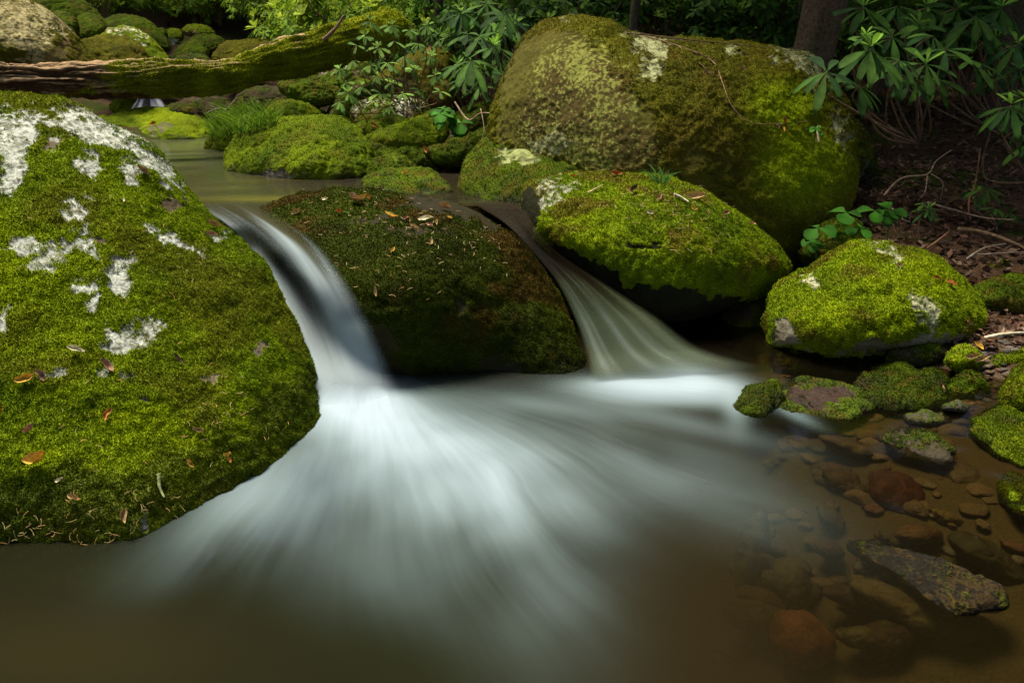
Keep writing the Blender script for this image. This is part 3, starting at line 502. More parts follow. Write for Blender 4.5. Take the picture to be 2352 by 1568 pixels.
# ------------------------------------------------------------------ water
def gauss(px, py, L):
    r = 0
    for (cx, cy, rx, ry, rot, a) in L:
        t = R(rot); dx, dy = px - cx, py - cy; u = (dx * math.cos(t) + dy * math.sin(t)) / rx; v = (-dx * math.sin(t) + dy * math.cos(t)) / ry
        r = r + a * np.exp(-(u * u + v * v))
    return r
def setuv(me, uv):
    l = me.uv_layers.new(name="flow"); vi = np.empty(len(me.loops), np.int32); me.loops.foreach_get("vertex_index", vi)
    l.data.foreach_set("uv", uv[vi].astype(np.float32).ravel())
def sheet(pxs, pys, z):
    A, B = np.meshgrid(pxs, pys); P = atz(A.ravel(), B.ravel(), z); nx, ny = len(pxs), len(pys); I = np.arange(nx * ny).reshape(ny, nx)
    return A.ravel(), B.ravel(), P, np.stack([I[:-1, :-1], I[1:, :-1], I[1:, 1:], I[:-1, 1:]], -1).reshape(-1, 4)
# lower pool
A, B, P, Q = sheet(np.linspace(-700, 3000, 620), np.r_[np.linspace(700, 1568, 330), np.linspace(1575, 2300, 40)], 0.0)
x, y = P[:, 0], P[:, 1]
F1, F2 = atz(800, 885, 0), atz(1500, 880, 0)
th = np.arctan2(x - F1[0], F1[1] - y + .35); r = np.hypot(x - F1[0], F1[1] + .35 - y)
warp = fbm(np.stack([x * 1.8, y * 1.8, 0 * x], 1), 3, 90) * .035 * ss(r, .2, 1.2)
st = fbm(np.stack([(th + warp) * 12, np.log(r + .1) * 2.2, 0 * r], 1), 4, 91, .6)
st2 = fbm(np.stack([(th + warp) * 5, np.log(r + .1) * 1.8, 0 * r + 4], 1), 3, 92)
foam = gauss(A, B, [(800,905,95,55,10,1.5),(830,955,130,55,0,.8),(940,1005,180,65,12,.42),(1080,1080,240,110,22,.30),(1180,1220,200,150,45,.17),(930,1110,270,105,5,.20),(620,1100,170,90,-35,.24),
    (1400,1040,300,75,14,.12),(1620,1120,260,90,20,.06),(1130,1350,260,150,50,.055),(500,1250,190,80,-20,.09),(800,1290,300,120,10,.06),(1150,925,160,20,4,.04)])
foam2 = gauss(A, B, [(1500,895,150,27,2,.95),(1610,880,90,32,12,.7),(1440,880,100,16,0,.35),(1690,930,30,50,-10,.3),(1350,940,180,22,8,.13),(1820,945,60,14,28,.22),(1600,975,220,22,14,.12)])
st3 = fbm(np.stack([x * 2.6, y * 2.6, 0 * x + 9], 1), 3, 94)
stf = fbm(np.stack([(th + warp) * 42, np.log(r + .1) * 2.6, 0 * r + 7], 1), 3, 97, .7)
f = foam * 1.15 * (1 + .26 * st * ss(r, .35, 1.4) + .2 * stf * ss(r, .4, 1.3) + .5 * st2 * ss(r, .4, 1.3) + .7 * st3 * ss(r, .3, 1.2)) + foam2 * (1 + .2 * st2)
f = np.clip(f, 0, 1.6); f = 1 - np.exp(-1.25 * f)
P[:, 2] += (.025 * ss(foam, .3, 1.4) + .012 * ss(foam2, .3, 1) + .006 * st * f + fbm(np.stack([th * 8, r * 2, 0 * r], 1), 3, 93) * .004)
dep = np.clip(-H(x, y), 0, .6); murk = np.clip(1 - np.exp(-dep * (4 - 2.1 * ss(x, .3, .9))), .05, .96); murk = np.clip(murk + .25 * ss(B, 1200, 1450) * ss(A, 2000, 1500), 0, .95)
mc = mixc((.014, .010, .004), (.009, .0095, .004), ss(A, 1700, 900)); mc = mixc(mc, (.02, .016, .006), gauss(A, B, [(120,1500,420,120,0,.7),(1750,1200,250,120,20,.4)]).clip(0, 1))
M_POOL = m_water("stream water", (.43, .54, .60))
me = mkmesh("water", P, Q, M_POOL, cols=mc, floats={'foam': f, 'murk': murk}); setuv(me, np.stack([th * 40, np.log(r + .1) * 3], 1))
tag(mkobj("water_lower_pool", me), kind='structure')
# upper pool, with the two lips where it pours over
A, B, P, Q = sheet(np.linspace(230, 1330, 330), np.r_[np.geomspace(300, 330, 24), np.linspace(331, 640, 150)], 0.55)
lip = gauss(A, B, [(540,560,90,60,20,1),(1250,600,60,60,40,1)])
fx = fbm(np.stack([P[:, 0] * 1.2 + P[:, 1] * .4, P[:, 1] * 5 - P[:, 0] * 1.5, 0 * A], 1), 4, 95)
P[:, 2] -= ss(B, 470, 560) * .05 * ss(A, 700, 600) + ss(B, 500, 600) * .05 * ss(A, 1050, 1150)
P[:, 2] += fx * .004
keep = (B < 476 + 0 * A) | ((A < 600) & (B < 500)) | ((A > 1110) & (A < 1250) & (B < 482)); kq = keep[Q].all(1)
Q = Q[kq]
mc = mixc((.04, .038, .007), (.018, .010, .003), ss(A + (B - 380) * 2, 480, 950)); mc = mixc(mc, (.11, .1, .012), gauss(A, B, [(600,457,160,7,0,.9),(520,430,120,10,-4,.3),(450,330,90,8,0,.5)]).clip(0, 1))
mc = mc * (1 + .3 * fx)[:, None]
me = mkmesh("water", P, Q, m_water("pool water", (.6, .7, .7), .16), cols=mc, floats={'foam': 0 * A, 'murk': 0 * A + .8}); setuv(me, np.stack([A, B], 1) * .01)
tag(mkobj("water_upper_pool", me), kind='structure')
# falls
CAMV = Vector((0, 0, CAMZ)); MIDB = ALL[1][1]
def cr(pts, t):
    P = np.asarray(pts, float); n = len(P); s = t * (n - 1); i = np.clip(s.astype(int), 0, n - 2); u = (s - i)[:, None]
    p0, p1, p2, p3 = P[np.clip(i - 1, 0, n - 1)], P[i], P[i + 1], P[np.clip(i + 2, 0, n - 1)]
    return .5 * (2 * p1 + (p2 - p0) * u + (2 * p0 - 5 * p1 + 4 * p2 - p3) * u * u + (3 * p1 - p0 - 3 * p2 + p3) * u ** 3)
def fall(name, label, Lp, Rp, fn, nu=110, nv=180, bulge=.05, drape=None):
    """Lp, Rp: (px, py, z) down each edge; a curved curtain of water lofted between them"""
    v = np.linspace(0, 1, nv); u = np.linspace(0, 1, nu)
    l, r_ = cr(Lp, v), cr(Rp, v); l3, r3 = atz(l[:, 0], l[:, 1], l[:, 2]), atz(r_[:, 0], r_[:, 1], r_[:, 2])
    U, Vv = np.meshgrid(u, v); P = l3[:, None] * (1 - U[..., None]) + r3[:, None] * U[..., None]
    hump = np.sin(U * math.pi) * bulge * ss(Vv, .05, .4)
    P[..., 1] -= hump * .6; P[..., 2] += hump * .5
    U, Vv, P = U.ravel(), Vv.ravel(), P.reshape(-1, 3)
    a, col = fn(U, Vv, P)
    d = fbm(np.stack([U * 9, Vv * .8, 0 * U], 1), 3, 99) * .0015 * np.sin(U * math.pi)
    P[:, 1] -= d; P[:, 2] += d * .5
    if drape is not None:                      # the sheet of water slides over the stone it pours past
        push = np.zeros(len(P))
        for i, p in enumerate(P):
            d_ = Vector(p.tolist()) - CAMV; L_ = d_.length; loc, n_, _, ds = drape.ray_cast(CAMV, d_ / L_)
            if loc is not None and ds < L_ + .03: push[i] = L_ + .03 - ds
        G = push.reshape(nv, nu)
        def blur(G, n):
            for _ in range(n):
                K = np.pad(G, 1, 'edge'); G = (K[:-2, 1:-1] + K[2:, 1:-1] + K[1:-1, :-2] + K[1:-1, 2:]) / 4
            return G
        for _ in range(4): G = np.maximum(G, blur(G, 25))
        G = blur(G, 60) + .008
        D = P - [0, 0, CAMZ]; P = P - D / np.linalg.norm(D, axis=1)[:, None] * G.ravel()[:, None]
    I = np.arange(nu * nv).reshape(nv, nu); Q = np.stack([I[:-1, :-1], I[1:, :-1], I[1:, 1:], I[:-1, 1:]], -1).reshape(-1, 4)
    me = mkmesh(name, P, Q, M_FALL, cols=col, floats={'foam': a}); o = mkobj(name, me); recentre(o); tag(o, label, 'waterfall'); return o
M_FALL = m_fall("falling water", (.6, .7, .72))
def f_left(U, V, P):
    s = fbm(np.stack([U * 7, V * 1.1, 0 * U], 1), 4, 101, .55); s2 = fbm(np.stack([U * 26, V * 1.3, 0 * U], 1), 3, 102)
    core = gauss(U, V, [(.27, .40, .12, .26, 0, .62), (.34, .60, .10, .12, 0, .4)])
    strand = gauss(U, V, [(.62, .25, .13, .3, 0, .5), (.7, .65, .25, .35, 0, .5), (.06, .5, .09, .4, 0, .35)])
    a = (.5 + strand * .8 + .3 * ss(V, .3, .95) + .07 * s + .015 * s2 - core * .5)
    a = np.clip(a, .1, 1) * ss(U, 0, .06) * ss(1 - U, 0, .3)
    a = np.clip(a, 0, .97) * ss(1 - V, 0, .22)
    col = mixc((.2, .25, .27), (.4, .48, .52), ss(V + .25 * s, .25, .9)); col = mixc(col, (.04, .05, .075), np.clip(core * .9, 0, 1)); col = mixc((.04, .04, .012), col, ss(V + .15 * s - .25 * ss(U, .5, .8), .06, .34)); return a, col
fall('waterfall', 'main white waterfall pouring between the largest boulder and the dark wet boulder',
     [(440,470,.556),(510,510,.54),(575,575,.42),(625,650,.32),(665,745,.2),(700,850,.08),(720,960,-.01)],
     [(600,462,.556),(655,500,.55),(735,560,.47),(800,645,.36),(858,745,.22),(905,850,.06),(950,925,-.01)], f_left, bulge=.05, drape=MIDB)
def f_right(U, V, P):
    s = fbm(np.stack([U * 9, V * .8, 0 * U], 1), 4, 111, .6); s2 = fbm(np.stack([U * 30, V * .8, 0 * U], 1), 3, 112)
    band = gauss(U, V, [(.10, .85, .035, .3, 0, .3), (.17, .8, .02, .3, 0, .2), (.36, .85, .05, .3, 0, .3), (.58, .85, .06, .2, 0, .2)])
    a = (.38 + .1 * s + .02 * s2 + band * .6) * (.35 + .65 * ss(V, .3, .55)) * ss(U, 0, .05) * ss(1 - U, 0, .22) + .5 * ss(.35 - V, 0, .2) * ss(U, 0, .1) * ss(1 - U, 0, .1)
    a = a * (1 - .6 * gauss(U, V, [(.45, .3, .18, .1, 0, 1)]))  # oval boulder's shadow on the fan, put in as thinner water
    a = np.clip(a + .25 * ss(V, .8, 1) * ss(1 - U, 0, .3), 0, .9) * ss(1 - V, 0, .15)
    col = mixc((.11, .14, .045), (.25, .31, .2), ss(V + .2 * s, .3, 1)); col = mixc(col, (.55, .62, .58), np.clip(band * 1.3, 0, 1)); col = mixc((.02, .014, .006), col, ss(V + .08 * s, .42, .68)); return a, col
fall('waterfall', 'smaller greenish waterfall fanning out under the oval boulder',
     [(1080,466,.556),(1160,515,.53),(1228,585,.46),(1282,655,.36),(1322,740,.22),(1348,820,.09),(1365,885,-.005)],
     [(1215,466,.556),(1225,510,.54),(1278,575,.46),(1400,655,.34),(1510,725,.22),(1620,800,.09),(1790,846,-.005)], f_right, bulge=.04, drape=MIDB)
def f_far(U, V, P):
    s = fbm(np.stack([U * 8, V * .8, 0 * U], 1), 3, 121); return np.clip(.6 + 1.1 * s, .12, .97) * ss(U, 0, .08) * ss(1 - U, 0, .15), mixc((.5, .48, .62), (.75, .75, .85), ss(s, -.3, .4))
fall('waterfall', 'tiny violet-white waterfall in the dark gap under the fallen log', [(318,212,1.0),(312,232,.92),(300,250,.84)], [(360,210,1.0),(372,230,.92),(385,247,.84)], f_far, nu=30, nv=30, bulge=.04)
def flat(label, pts, fn, zz, name='water_far'):
    pass
def f_c(U, V, P):
    s = fbm(np.stack([U * 6, V * 1.5, 0 * U], 1), 3, 131); return np.clip(.55 + .4 * s + .2 * V, .2, .9) * ss(U, 0, .12) * ss(1 - U, 0, .12), mixc((.2, .28, .22), (.5, .58, .56), ss(s + V * .4, -.2, .5))
fall('waterfall', 'soft white cascade at the far bend of the stream', [(372,84,1.86),(380,105,1.72),(378,140,1.45)], [(415,92,1.80),(405,112,1.68),(470,140,1.45)], f_c, nu=40, nv=40, bulge=.03)
fall('waterfall', 'thin glassy spill just behind the log, below the far cascade', [(375,138,1.42),(385,150,1.36),(395,165,1.28)], [(470,138,1.42),(490,152,1.36),(500,165,1.28)], f_c, nu=40, nv=20, bulge=.02)

# ------------------------------------------------------------------ tubes, log, twigs
def tube(path, rad, seg=8, closed=True):
    P = np.asarray(path, float); n = len(P); T = np.gradient(P, axis=0); T /= np.linalg.norm(T, axis=1)[:, None] + 1e-9
    up = np.array([0, 0, 1.]) if abs(T[:, 2]).mean() < .8 else np.array([1., 0, 0])
    S1 = np.cross(T, up); S1 /= np.linalg.norm(S1, axis=1)[:, None] + 1e-9; S2 = np.cross(S1, T)
    a = np.linspace(0, 2 * math.pi, seg, endpoint=False); rad = np.broadcast_to(rad, (n,))
    V = P[:, None] + rad[:, None, None] * (np.cos(a)[None, :, None] * S1[:, None] + np.sin(a)[None, :, None] * S2[:, None])
    I = np.arange(n * seg).reshape(n, seg); J = np.roll(I, -1, 1)
    Q = np.stack([I[:-1], J[:-1], J[1:], I[1:]], -1).reshape(-1, 4); V = V.reshape(-1, 3)
    if closed:
        V = np.concatenate([V, P[:1] - T[:1] * rad[0] * .3, P[-1:] + T[-1:] * rad[-1] * .5]); m = n * seg
        e1 = np.stack([J[0], I[0], np.full(seg, m), np.full(seg, m)], 1); e2 = np.stack([I[-1], J[-1], np.full(seg, m + 1), np.full(seg, m + 1)], 1)
        Q = np.concatenate([Q, e1, e2])
    T3 = np.concatenate([Q[:, [0, 1, 2]], Q[:, [0, 2, 3]]]); T3 = T3[(T3[:, 0] != T3[:, 1]) & (T3[:, 1] != T3[:, 2]) & (T3[:, 0] != T3[:, 2])]
    return V, T3
def path(pts, n=30): return cr(pts, np.linspace(0, 1, n))
LP = [(-260,190,5.3),(-100,184,5.6),(0,181,5.8),(150,185,6.0),(300,184,6.2),(420,177,6.35),(520,169,6.5),(580,155,6.6),(650,138,6.8),(740,116,7.1),(830,92,7.4),(890,74,7.6),(925,62,7.7)]
pp = path([at(*p) for p in LP], 420); tt = np.linspace(0, 1, 420)
rad = np.interp(tt, [0, .1, .3, .5, .6, .75, .93, 1], [.12, .125, .128, .135, .15, .185, .235, .15]) * .9
V, F = tube(pp, rad, 96); N = vnormals(V, F)
if (N * (V - np.repeat(pp, 96, 0).mean(0))).sum() < 0: pass
ax = np.concatenate([np.repeat(tt, 96), [0, 1]]); an = np.concatenate([np.tile(np.linspace(0, 2 * math.pi, 96, endpoint=False), 420), [0, 0]])
ctr = np.concatenate([np.repeat(pp, 96, 0), pp[:1], pp[-1:]]); out = V - ctr; out /= np.linalg.norm(out, axis=1)[:, None] + 1e-9
rn = fbm(np.stack([np.cos(an) * 4, np.sin(an) * 4, ax * 14], 1), 5, 140, .6); rf = fbm(np.stack([np.cos(an) * 13, np.sin(an) * 13, ax * 30], 1), 3, 141, .6)
left = ss(.42 - ax, 0, .15)
V = V + out * (rn * .03 + rf * .016 * (.4 + left) + fbm(V * 3.5, 3, 146) * .03 - ss(.05 - np.abs(rn), 0, .05) * .022 * left)[:, None]; N = vnormals(V, F)
N = N * np.sign((N * out).sum(1))[:, None]
mz = fbm(V * 3.2, 4, 142) + .3 + .9 * ss(ax, .2, .6) - .55 * left * 1.2 + .35 * (N[:, 2] * -.3 + .3 * -N[:, 1]) - ss(N[:, 2], .72, .92) * .9 * ss(.78 - ax, 0, .1) - .12
mm = ss(mz, .05, .3)
bc = mixc((.06, .036, .018), (.36, .24, .13), ss(rn + .6 * rf + .5 * N[:, 2], 0, .9)); mcol = mixc((.07, .08, .005), (.22, .25, .007), np.clip(fbm(V * 6, 4, 143) * .5 + .5 + .3 * ss(ax, .7, .95), 0, 1))  # bark lightened where it faces up: painted light on the log top
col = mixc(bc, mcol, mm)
me = mkmesh('fallen_log', V, F, M_ROCK, cols=col, floats={'moss': mm, 'wet': 0 * mm}); o = mkobj('fallen_log', me); off = recentre(o)
tag(o, 'thick fallen log with bark and moss lying across the stream, upper left', 'log'); LOG = o
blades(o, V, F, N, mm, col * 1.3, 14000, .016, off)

def stub(pts, r0, r1, col):
    V, F = tube(path([at(*p) for p in pts], 26), np.linspace(r0, r1, 26), 8); V += fbm(V * 18, 3, 147)[:, None] * r0 * .25
    c = np.asarray(col) * (1 + .4 * fbm(V * 40, 3, 151))[:, None]; o = mkobj('branch_stub', mkmesh('branch_stub', V - off, F, M_BARK, cols=c), LOG); return o
stub([(735,98,7.0),(755,82,6.95),(775,60,6.9),(790,36,6.9)], .022, .008, (.22,.14,.09))
def twig(label, pts, rad, col=(.22,.15,.09), name='fallen_twig', cat='twig', group=None, forks=(), seg=6):
    V, F = tube(path(pts, 10 * len(pts)), np.linspace(rad, rad * .45, 10 * len(pts)), seg)
    for f in forks:
        v2, f2 = tube(path(f, 14), np.linspace(rad * .6, rad * .25, 14), seg); F = np.concatenate([F, f2 + len(V)]); V = np.concatenate([V, v2])
    c = np.asarray(col) * (1 + .35 * fbm(V * 60, 3, 150))[:, None]
    o = mkobj(name, mkmesh(name, V, F, M_BARK, cols=c)); recentre(o); return tag(o, label, cat, group)
def hit(px, py):
    a, b, c = ray(px, py); d = Vector((float(a), float(b), float(c))).normalized(); best = None
    for o, bv in ALL:
        if bv is None: continue
        loc, n, i, ds = bv.ray_cast(CAMV, d)
        if loc is not None and (best is None or ds < best[2]): best = (loc, n if n.dot(d) < 0 else -n, ds, o)
    gp = ground_hit(px, py); gd = (Vector(gp.tolist()) - CAMV).length
    if best is None or gd < best[2]: best = (Vector(gp.tolist()), Vector((0, 0, 1)), gd, None)
    return best
def onrock(pts, lift=.008):
    out = []
    for p in pts:
        h = hit(*p[:2]); out.append(np.array(h[0] + h[1] * (lift + (p[2] if len(p) > 2 else 0))))
    return out
twig('long thin bare twig trailing down the face of the huge boulder', onrock([(1480,88),(1540,105),(1600,125),(1640,150),(1655,190),(1680,245),(1720,285),(1790,288),(1850,280)], .012), .0045, (.2,.12,.06), forks=[onrock([(1560,110),(1610,150),(1640,175)], .01), onrock([(1600,125),(1650,150)], .02)])
twig('short pale upright stick on the right shoulder of the huge boulder', onrock([(1873,330,.02),(1872,305,.02),(1871,285,.03)], .015), .006, (.45,.33,.25), name='stick', cat='stick')
twig('two dry vine-like twigs running along the top ridge of the huge boulder', onrock([(1440,78),(1520,88),(1600,98),(1700,108),(1760,116)], .012), .005, (.12,.07,.035), forks=[onrock([(1470,84),(1560,100),(1640,110)], .02)])
twig('pale birch-like stick lying on gravel at the right edge', [at(2262,776,3.0), at(2300,768,2.98), at(2352,764,2.95), at(2420,768,2.9)], .009, (.5,.42,.3), name='stick', cat='stick')
twig('dead brown branch lying in the litter above the upper ledge, far right', [at(2200,527,4.3), at(2260,535,4.2), at(2330,560,4.1), at(2400,600,4.0)], .017, (.2,.12,.06), name='fallen_branch', cat='branch')
for k, (lab, pts, fk) in enumerate([
    ('thin arched dead twig with three forks over the brown litter', [(2030,450,4.6),(2070,410,4.6),(2130,400,4.6),(2150,370,4.7),(2185,345,4.8)], [[(2140,400,4.6),(2165,420,4.5),(2160,460,4.5)],[(2130,402,4.6),(2125,440,4.5),(2110,460,4.5)]]),
    ('bent grey twig below the arched dead twig', [(2035,465,4.4),(2050,480,4.4),(2065,500,4.3),(2090,510,4.3)], [[(2060,495,4.3),(2062,520,4.3)]]),
    ('curved reddish twig above the upper ledge', [(2130,570,4.1),(2160,548,4.1),(2180,530,4.1),(2170,515,4.1)], []),
    ('long straight twig slanting across the right bank litter', [(2130,465,4.6),(2190,482,4.5),(2260,500,4.4),(2330,505,4.3)], []),
    ('fine forked twig near the right edge below the lone leaf rosette', [(2220,595,3.9),(2260,570,4.0),(2310,560,4.1)], [[(2240,585,3.95),(2352,578,3.9)]]),
    ('upright leafless stem in the shade of the upper right thicket', [(2235,560,4.6),(2225,470,4.7),(2240,420,4.8),(2252,340,4.9)], []),
    ('hooked pale twig hanging over the stones left of the huge boulder', [(1045,235,5.6),(1075,275,5.4),(1105,260,5.3),(1140,262,5.2)], [[(1104,250,5.3),(1112,300,5.2),(1100,335,5.2)]]),
    ('dry forked driftwood stick leaning beside the grass tuft', [(500,275,7.0),(520,255,7.0),(545,225,7.0)], [[(510,262,7),(480,275,7)],[(522,252,7),(500,250,7),(470,262,7)]])]):
    twig(lab, [at(*p) for p in pts], .007 if k != 7 else .015, [(.3,.2,.13),(.25,.2,.15),(.28,.13,.07)][k % 3], forks=[[at(*p) for p in f] for f in fk])

# ------------------------------------------------------------------ leaves on the rocks
def leafmesh(L, W, curl, col, seed, shape=1.0):
    n, m = 9, 5; t = np.linspace(0, 1, n); u = np.linspace(-1, 1, m); T_, U_ = np.meshgrid(t, u, indexing='ij')
    w_ = W * np.sin(np.pi * T_ ** .8) ** .8 * .5 + .0006
    x_ = U_ * w_; y_ = (T_ - .5) * L; z_ = curl * L * (np.abs(U_) ** 1.5 * .35 * np.sin(T_ * 3) + (T_ - .5) ** 2 * 1.2)
    V = np.stack([x_, y_, z_], -1).reshape(-1, 3); V[:, 2] += fbm(V / L * 5 + seed, 2, seed) * L * .05; V[:, 0] += fbm(V / L * 2 + seed, 2, seed + 1) * L * .12
    V2 = V.copy(); V2[:, 2] -= .0006; V = np.concatenate([V, V2]); I = np.arange(n * m).reshape(n, m)
    Q = np.stack([I[:-1, :-1], I[1:, :-1], I[1:, 1:], I[:-1, 1:]], -1).reshape(-1, 4); Q = np.concatenate([Q, Q[:, ::-1] + n * m])
    c = np.asarray(col) * (1 + .3 * fbm(V * 120, 3, seed + 3))[:, None]
    return mkmesh('dry_leaf', V, Q, M_DRY, cols=c)
YEL, TAN, PNK, BRN, PAL, GRN, ORG = (.6,.38,.06), (.42,.28,.12), (.36,.2,.13), (.12,.07,.045), (.6,.55,.36), (.2,.32,.05), (.42,.17,.04)
nm = {YEL: 'yellow', TAN: 'tan', PNK: 'pinkish brown', BRN: 'dark brown', PAL: 'pale cream', GRN: 'green', ORG: 'orange'}
BL, BM, BO, BB, BR, BG = 'largest mossy boulder', 'boulder between the falls', 'oval mossy boulder', 'huge brown boulder', 'right mossy boulder', 'gravel at the right'
LV = [(60,876,30,YEL,-35,BL,'low on the left edge of the'),(98,860,24,PNK,60,BL,'touching a small lichen patch on the'),(242,846,32,PNK,40,BL,'across a round lichen spot low on the'),(403,828,26,BRN,35,BL,'alone in green moss right of centre on the'),(178,810,30,PAL,0,BL,'twisted, under the lichen cluster of the'),
 (9,943,18,ORG,90,BL,'at the extreme left edge of the'),(74,990,22,PNK,110,BL,'small, below the yellow one on the'),(96,1058,38,YEL,-25,BL,'large curled, near the bottom of the'),(142,1101,14,PAL,-30,BL,'tiny bright, near the bottom of the'),(245,957,26,ORG,100,BL,'upright narrow, lower middle of the'),
 (450,986,22,TAN,10,BL,'round cupped, lower right of the'),(437,1062,18,YEL,60,BL,'slim, below the cupped one on the'),(518,1043,14,YEL,-30,BL,'short, near the lower right rim of the'),(524,1058,12,ORG,60,BL,'tiny, near the lower right rim of the'),(176,1151,24,TAN,20,BL,'narrow, near the waterline of the'),(275,1187,26,TAN,80,BL,'upright, by the waterline of the'),
 (322,398,28,TAN,-5,BL,'on the upper lichen stripe of the'),(277,465,12,PAL,60,BL,'rounded, high in moss on the'),(484,521,26,TAN,-10,BL,'near the upper right rim of the'),(480,545,24,PNK,-25,BL,'beside the tadpole-shaped lichen of the'),
 (816,463,32,TAN,20,BM,'crumpled, at the back edge of the'),(830,458,24,YEL,-30,BM,'pointing up at the back edge of the'),(852,461,16,ORG,80,BM,'small, right of the crumpled ones on the'),(751,462,14,PAL,10,BM,'small, left back edge of the'),(780,490,14,ORG,20,BM,'small, left part of the'),(899,502,30,YEL,30,BM,'largest curled, centre top of the'),
 (981,509,32,PAL,8,BM,'long, right part of the top of the'),(1001,520,18,TAN,85,BM,'short upright, below the long one on the'),(929,508,14,PNK,-50,BM,'small, centre top of the'),(989,522,16,PNK,30,BM,'round, below the long one on the'),(1021,481,26,TAN,15,BM,'thin, at the right back of the'),(900,580,16,YEL,-60,BM,'crescent, upper face of the'),
 (866,670,20,TAN,90,BM,'alone on the dark face of the'),(683,491,22,TAN,-45,BM,'near the left shoulder of the'),(796,493,12,GRN,20,BM,'tiny, left top of the'),(1030,505,12,YEL,20,BM,'tiny, right top of the'),(951,527,22,TAN,30,BM,'forked, front of the top of the'),(989,560,16,TAN,80,BM,'upright, just under the front rim of the'),
 (1415,402,24,ORG,10,BO,'at the very crest of the'),(1459,440,22,BRN,-30,BO,'dark, upper middle of the'),(1315,410,14,ORG,0,BO,'small, left crest of the'),(1597,458,44,TAN,5,BO,'long strip, upper right of the'),(1592,480,14,YEL,20,BO,'bright dot-like, right of centre on the'),(1661,491,20,TAN,-30,BO,'right shoulder of the'),(1513,457,18,PNK,-60,BO,'centre of the'),(1724,518,14,TAN,20,BO,'far right slope of the'),(1492,489,14,PAL,10,BO,'small, middle of the'),
 (1797,300,12,ORG,80,BB,'lowest of three, right side of the'),(1782,290,14,PNK,-40,BB,'left of three, right side of the'),(1798,278,15,ORG,70,BB,'top of three, right side of the'),(1700,160,12,TAN,40,BB,'small, upper middle of the'),(1620,170,14,PNK,60,BB,'beside the trailing twig on the'),(1885,306,14,YEL,0,BB,'near the upright stick on the'),
 (2183,657,20,ORG,50,BR,'right slope of the'),(2060,609,14,TAN,0,BR,'below the bare crest of the'),(2150,640,14,ORG,20,BR,'small, upper right of the'),(2220,735,14,TAN,40,BR,'right end of the'),
 (1801,872,18,YEL,25,'flat wet reddish stone','lying on the'),(2175,895,22,TAN,95,BG,'upright between stones in the'),(2184,915,20,ORG,95,BG,'lower upright one in the'),(2221,936,28,TAN,20,BG,'pale-edged, at the water side of the'),(2249,823,26,TAN,-20,BG,'flat, by the moss ledge over the'),(2245,802,20,YEL,70,BG,'forked, highest in the'),(2269,789,24,ORG,20,BG,'folded, near the pale stick on the'),
 (2225,818,24,TAN,-10,BG,'tucked beside the tiny moss cushion on the'),(2340,780,30,BRN,30,BG,'big dark, right edge of the'),(860,292,18,ORG,20,'small bright mossy stone','lying on the'),(980,345,16,ORG,60,'flat mossy slab','standing at the end of the'),(935,400,14,YEL,0,'low stone at the pool edge','lying on the'),(355,287,16,ORG,0,'flat moss island','lying on the front of the'),(455,270,12,TAN,20,'flat moss island','at the right end of the')]
for i, (px, py, ln, col, rot, host, where) in enumerate(LV):
    h = hit(px, py); L = ln * S / FPX * h[2] * 1.15
    o = mkobj('dry_leaf', leafmesh(L, L * random.uniform(.25, .42), random.uniform(.5, 1.1), col, 200 + i))
    n = h[1]; v = (CAMV - h[0]).normalized(); n = (n * .8 + v * .35).normalized()
    rt = Vector((1, 0, 0)); rt = (rt - n * rt.dot(n)).normalized(); up = n.cross(rt)
    d = rt * math.cos(R(rot)) - up * math.sin(R(rot)); M = Matrix((n.cross(d) * -1, d, n)).transposed().to_4x4()
    M.translation = h[0] + h[1] * .011; o.matrix_world = M
    tag(o, f"{nm[col]} dry leaf {where} {host}" if nm[col] not in where else f"dry leaf {where} {host}", 'leaf', 'fallen leaves on the rocks')
twig('flat split green-grey grass stalk stuck to the lower face of the largest boulder', onrock([(358,1090),(363,1115),(372,1145)], .012), .006, (.3,.34,.14), name='plant_stalk', cat='stalk')
twig('pale peeled stick lying on the oval boulder moss', onrock([(1545,450),(1562,457),(1580,467)], .014), .006, (.6,.5,.36), name='stick', cat='stick')
twig('tan curved stick at the left of the oval boulder moss', onrock([(1352,448),(1365,438),(1385,430)], .014), .005, (.45,.35,.2), name='stick', cat='stick')

def needles(name, label, regs, n, L, cols, parent_kind='stuff'):
    Vs, Fs, Cs = [], [], []; k = 0
    for i in range(n):
        cx, cy, rx, ry = random.choice(regs); px, py = random.gauss(cx, rx * .5), random.gauss(cy, ry * .5)
        h = hit(px, py)
        if h[3] is None: continue
        nrm = np.array(h[1]); d = rng.normal(0, 1, 3); d -= nrm * d.dot(nrm); d /= np.linalg.norm(d); s_ = np.cross(nrm, d); l = L * random.uniform(.5, 1.3); p0 = np.array(h[0]) + nrm * .011
        t = np.linspace(-1, 1, 6)[:, None]; c = p0 + d * l * t * .5 + s_ * (t ** 2) * l * random.uniform(-.2, .2) + nrm * random.uniform(0, .006)
        v, f = tube(c, np.full(6, .0007 * h[2] / 2), 4, False); Vs.append(v); Fs.append(f + k); k += len(v); Cs.append(np.tile(np.array(random.choice(cols)) * random.uniform(.6, 1.2), (len(v), 1)))
    o = mkobj(name, mkmesh(name, np.concatenate(Vs), np.concatenate(Fs), M_DRY, cols=np.concatenate(Cs))); tag(o, label, 'needle litter', kind='stuff')
needles('needle_litter', 'scattered tan needles and husks stuck along the foot and face of the largest boulder', [(120,1225,180,25),(250,1180,250,60),(300,900,300,250),(550,950,120,80),(330,560,250,150)], 170, .02, [(.5,.4,.16),(.6,.35,.12),(.35,.28,.1)])
needles('needle_litter', 'thin tan needles and bits strewn over the top of the dark wet boulder', [(850,480,200,40),(950,520,220,50),(900,620,200,90),(1100,560,120,60)], 150, .02, [(.5,.35,.16),(.45,.22,.1),(.6,.45,.25)])
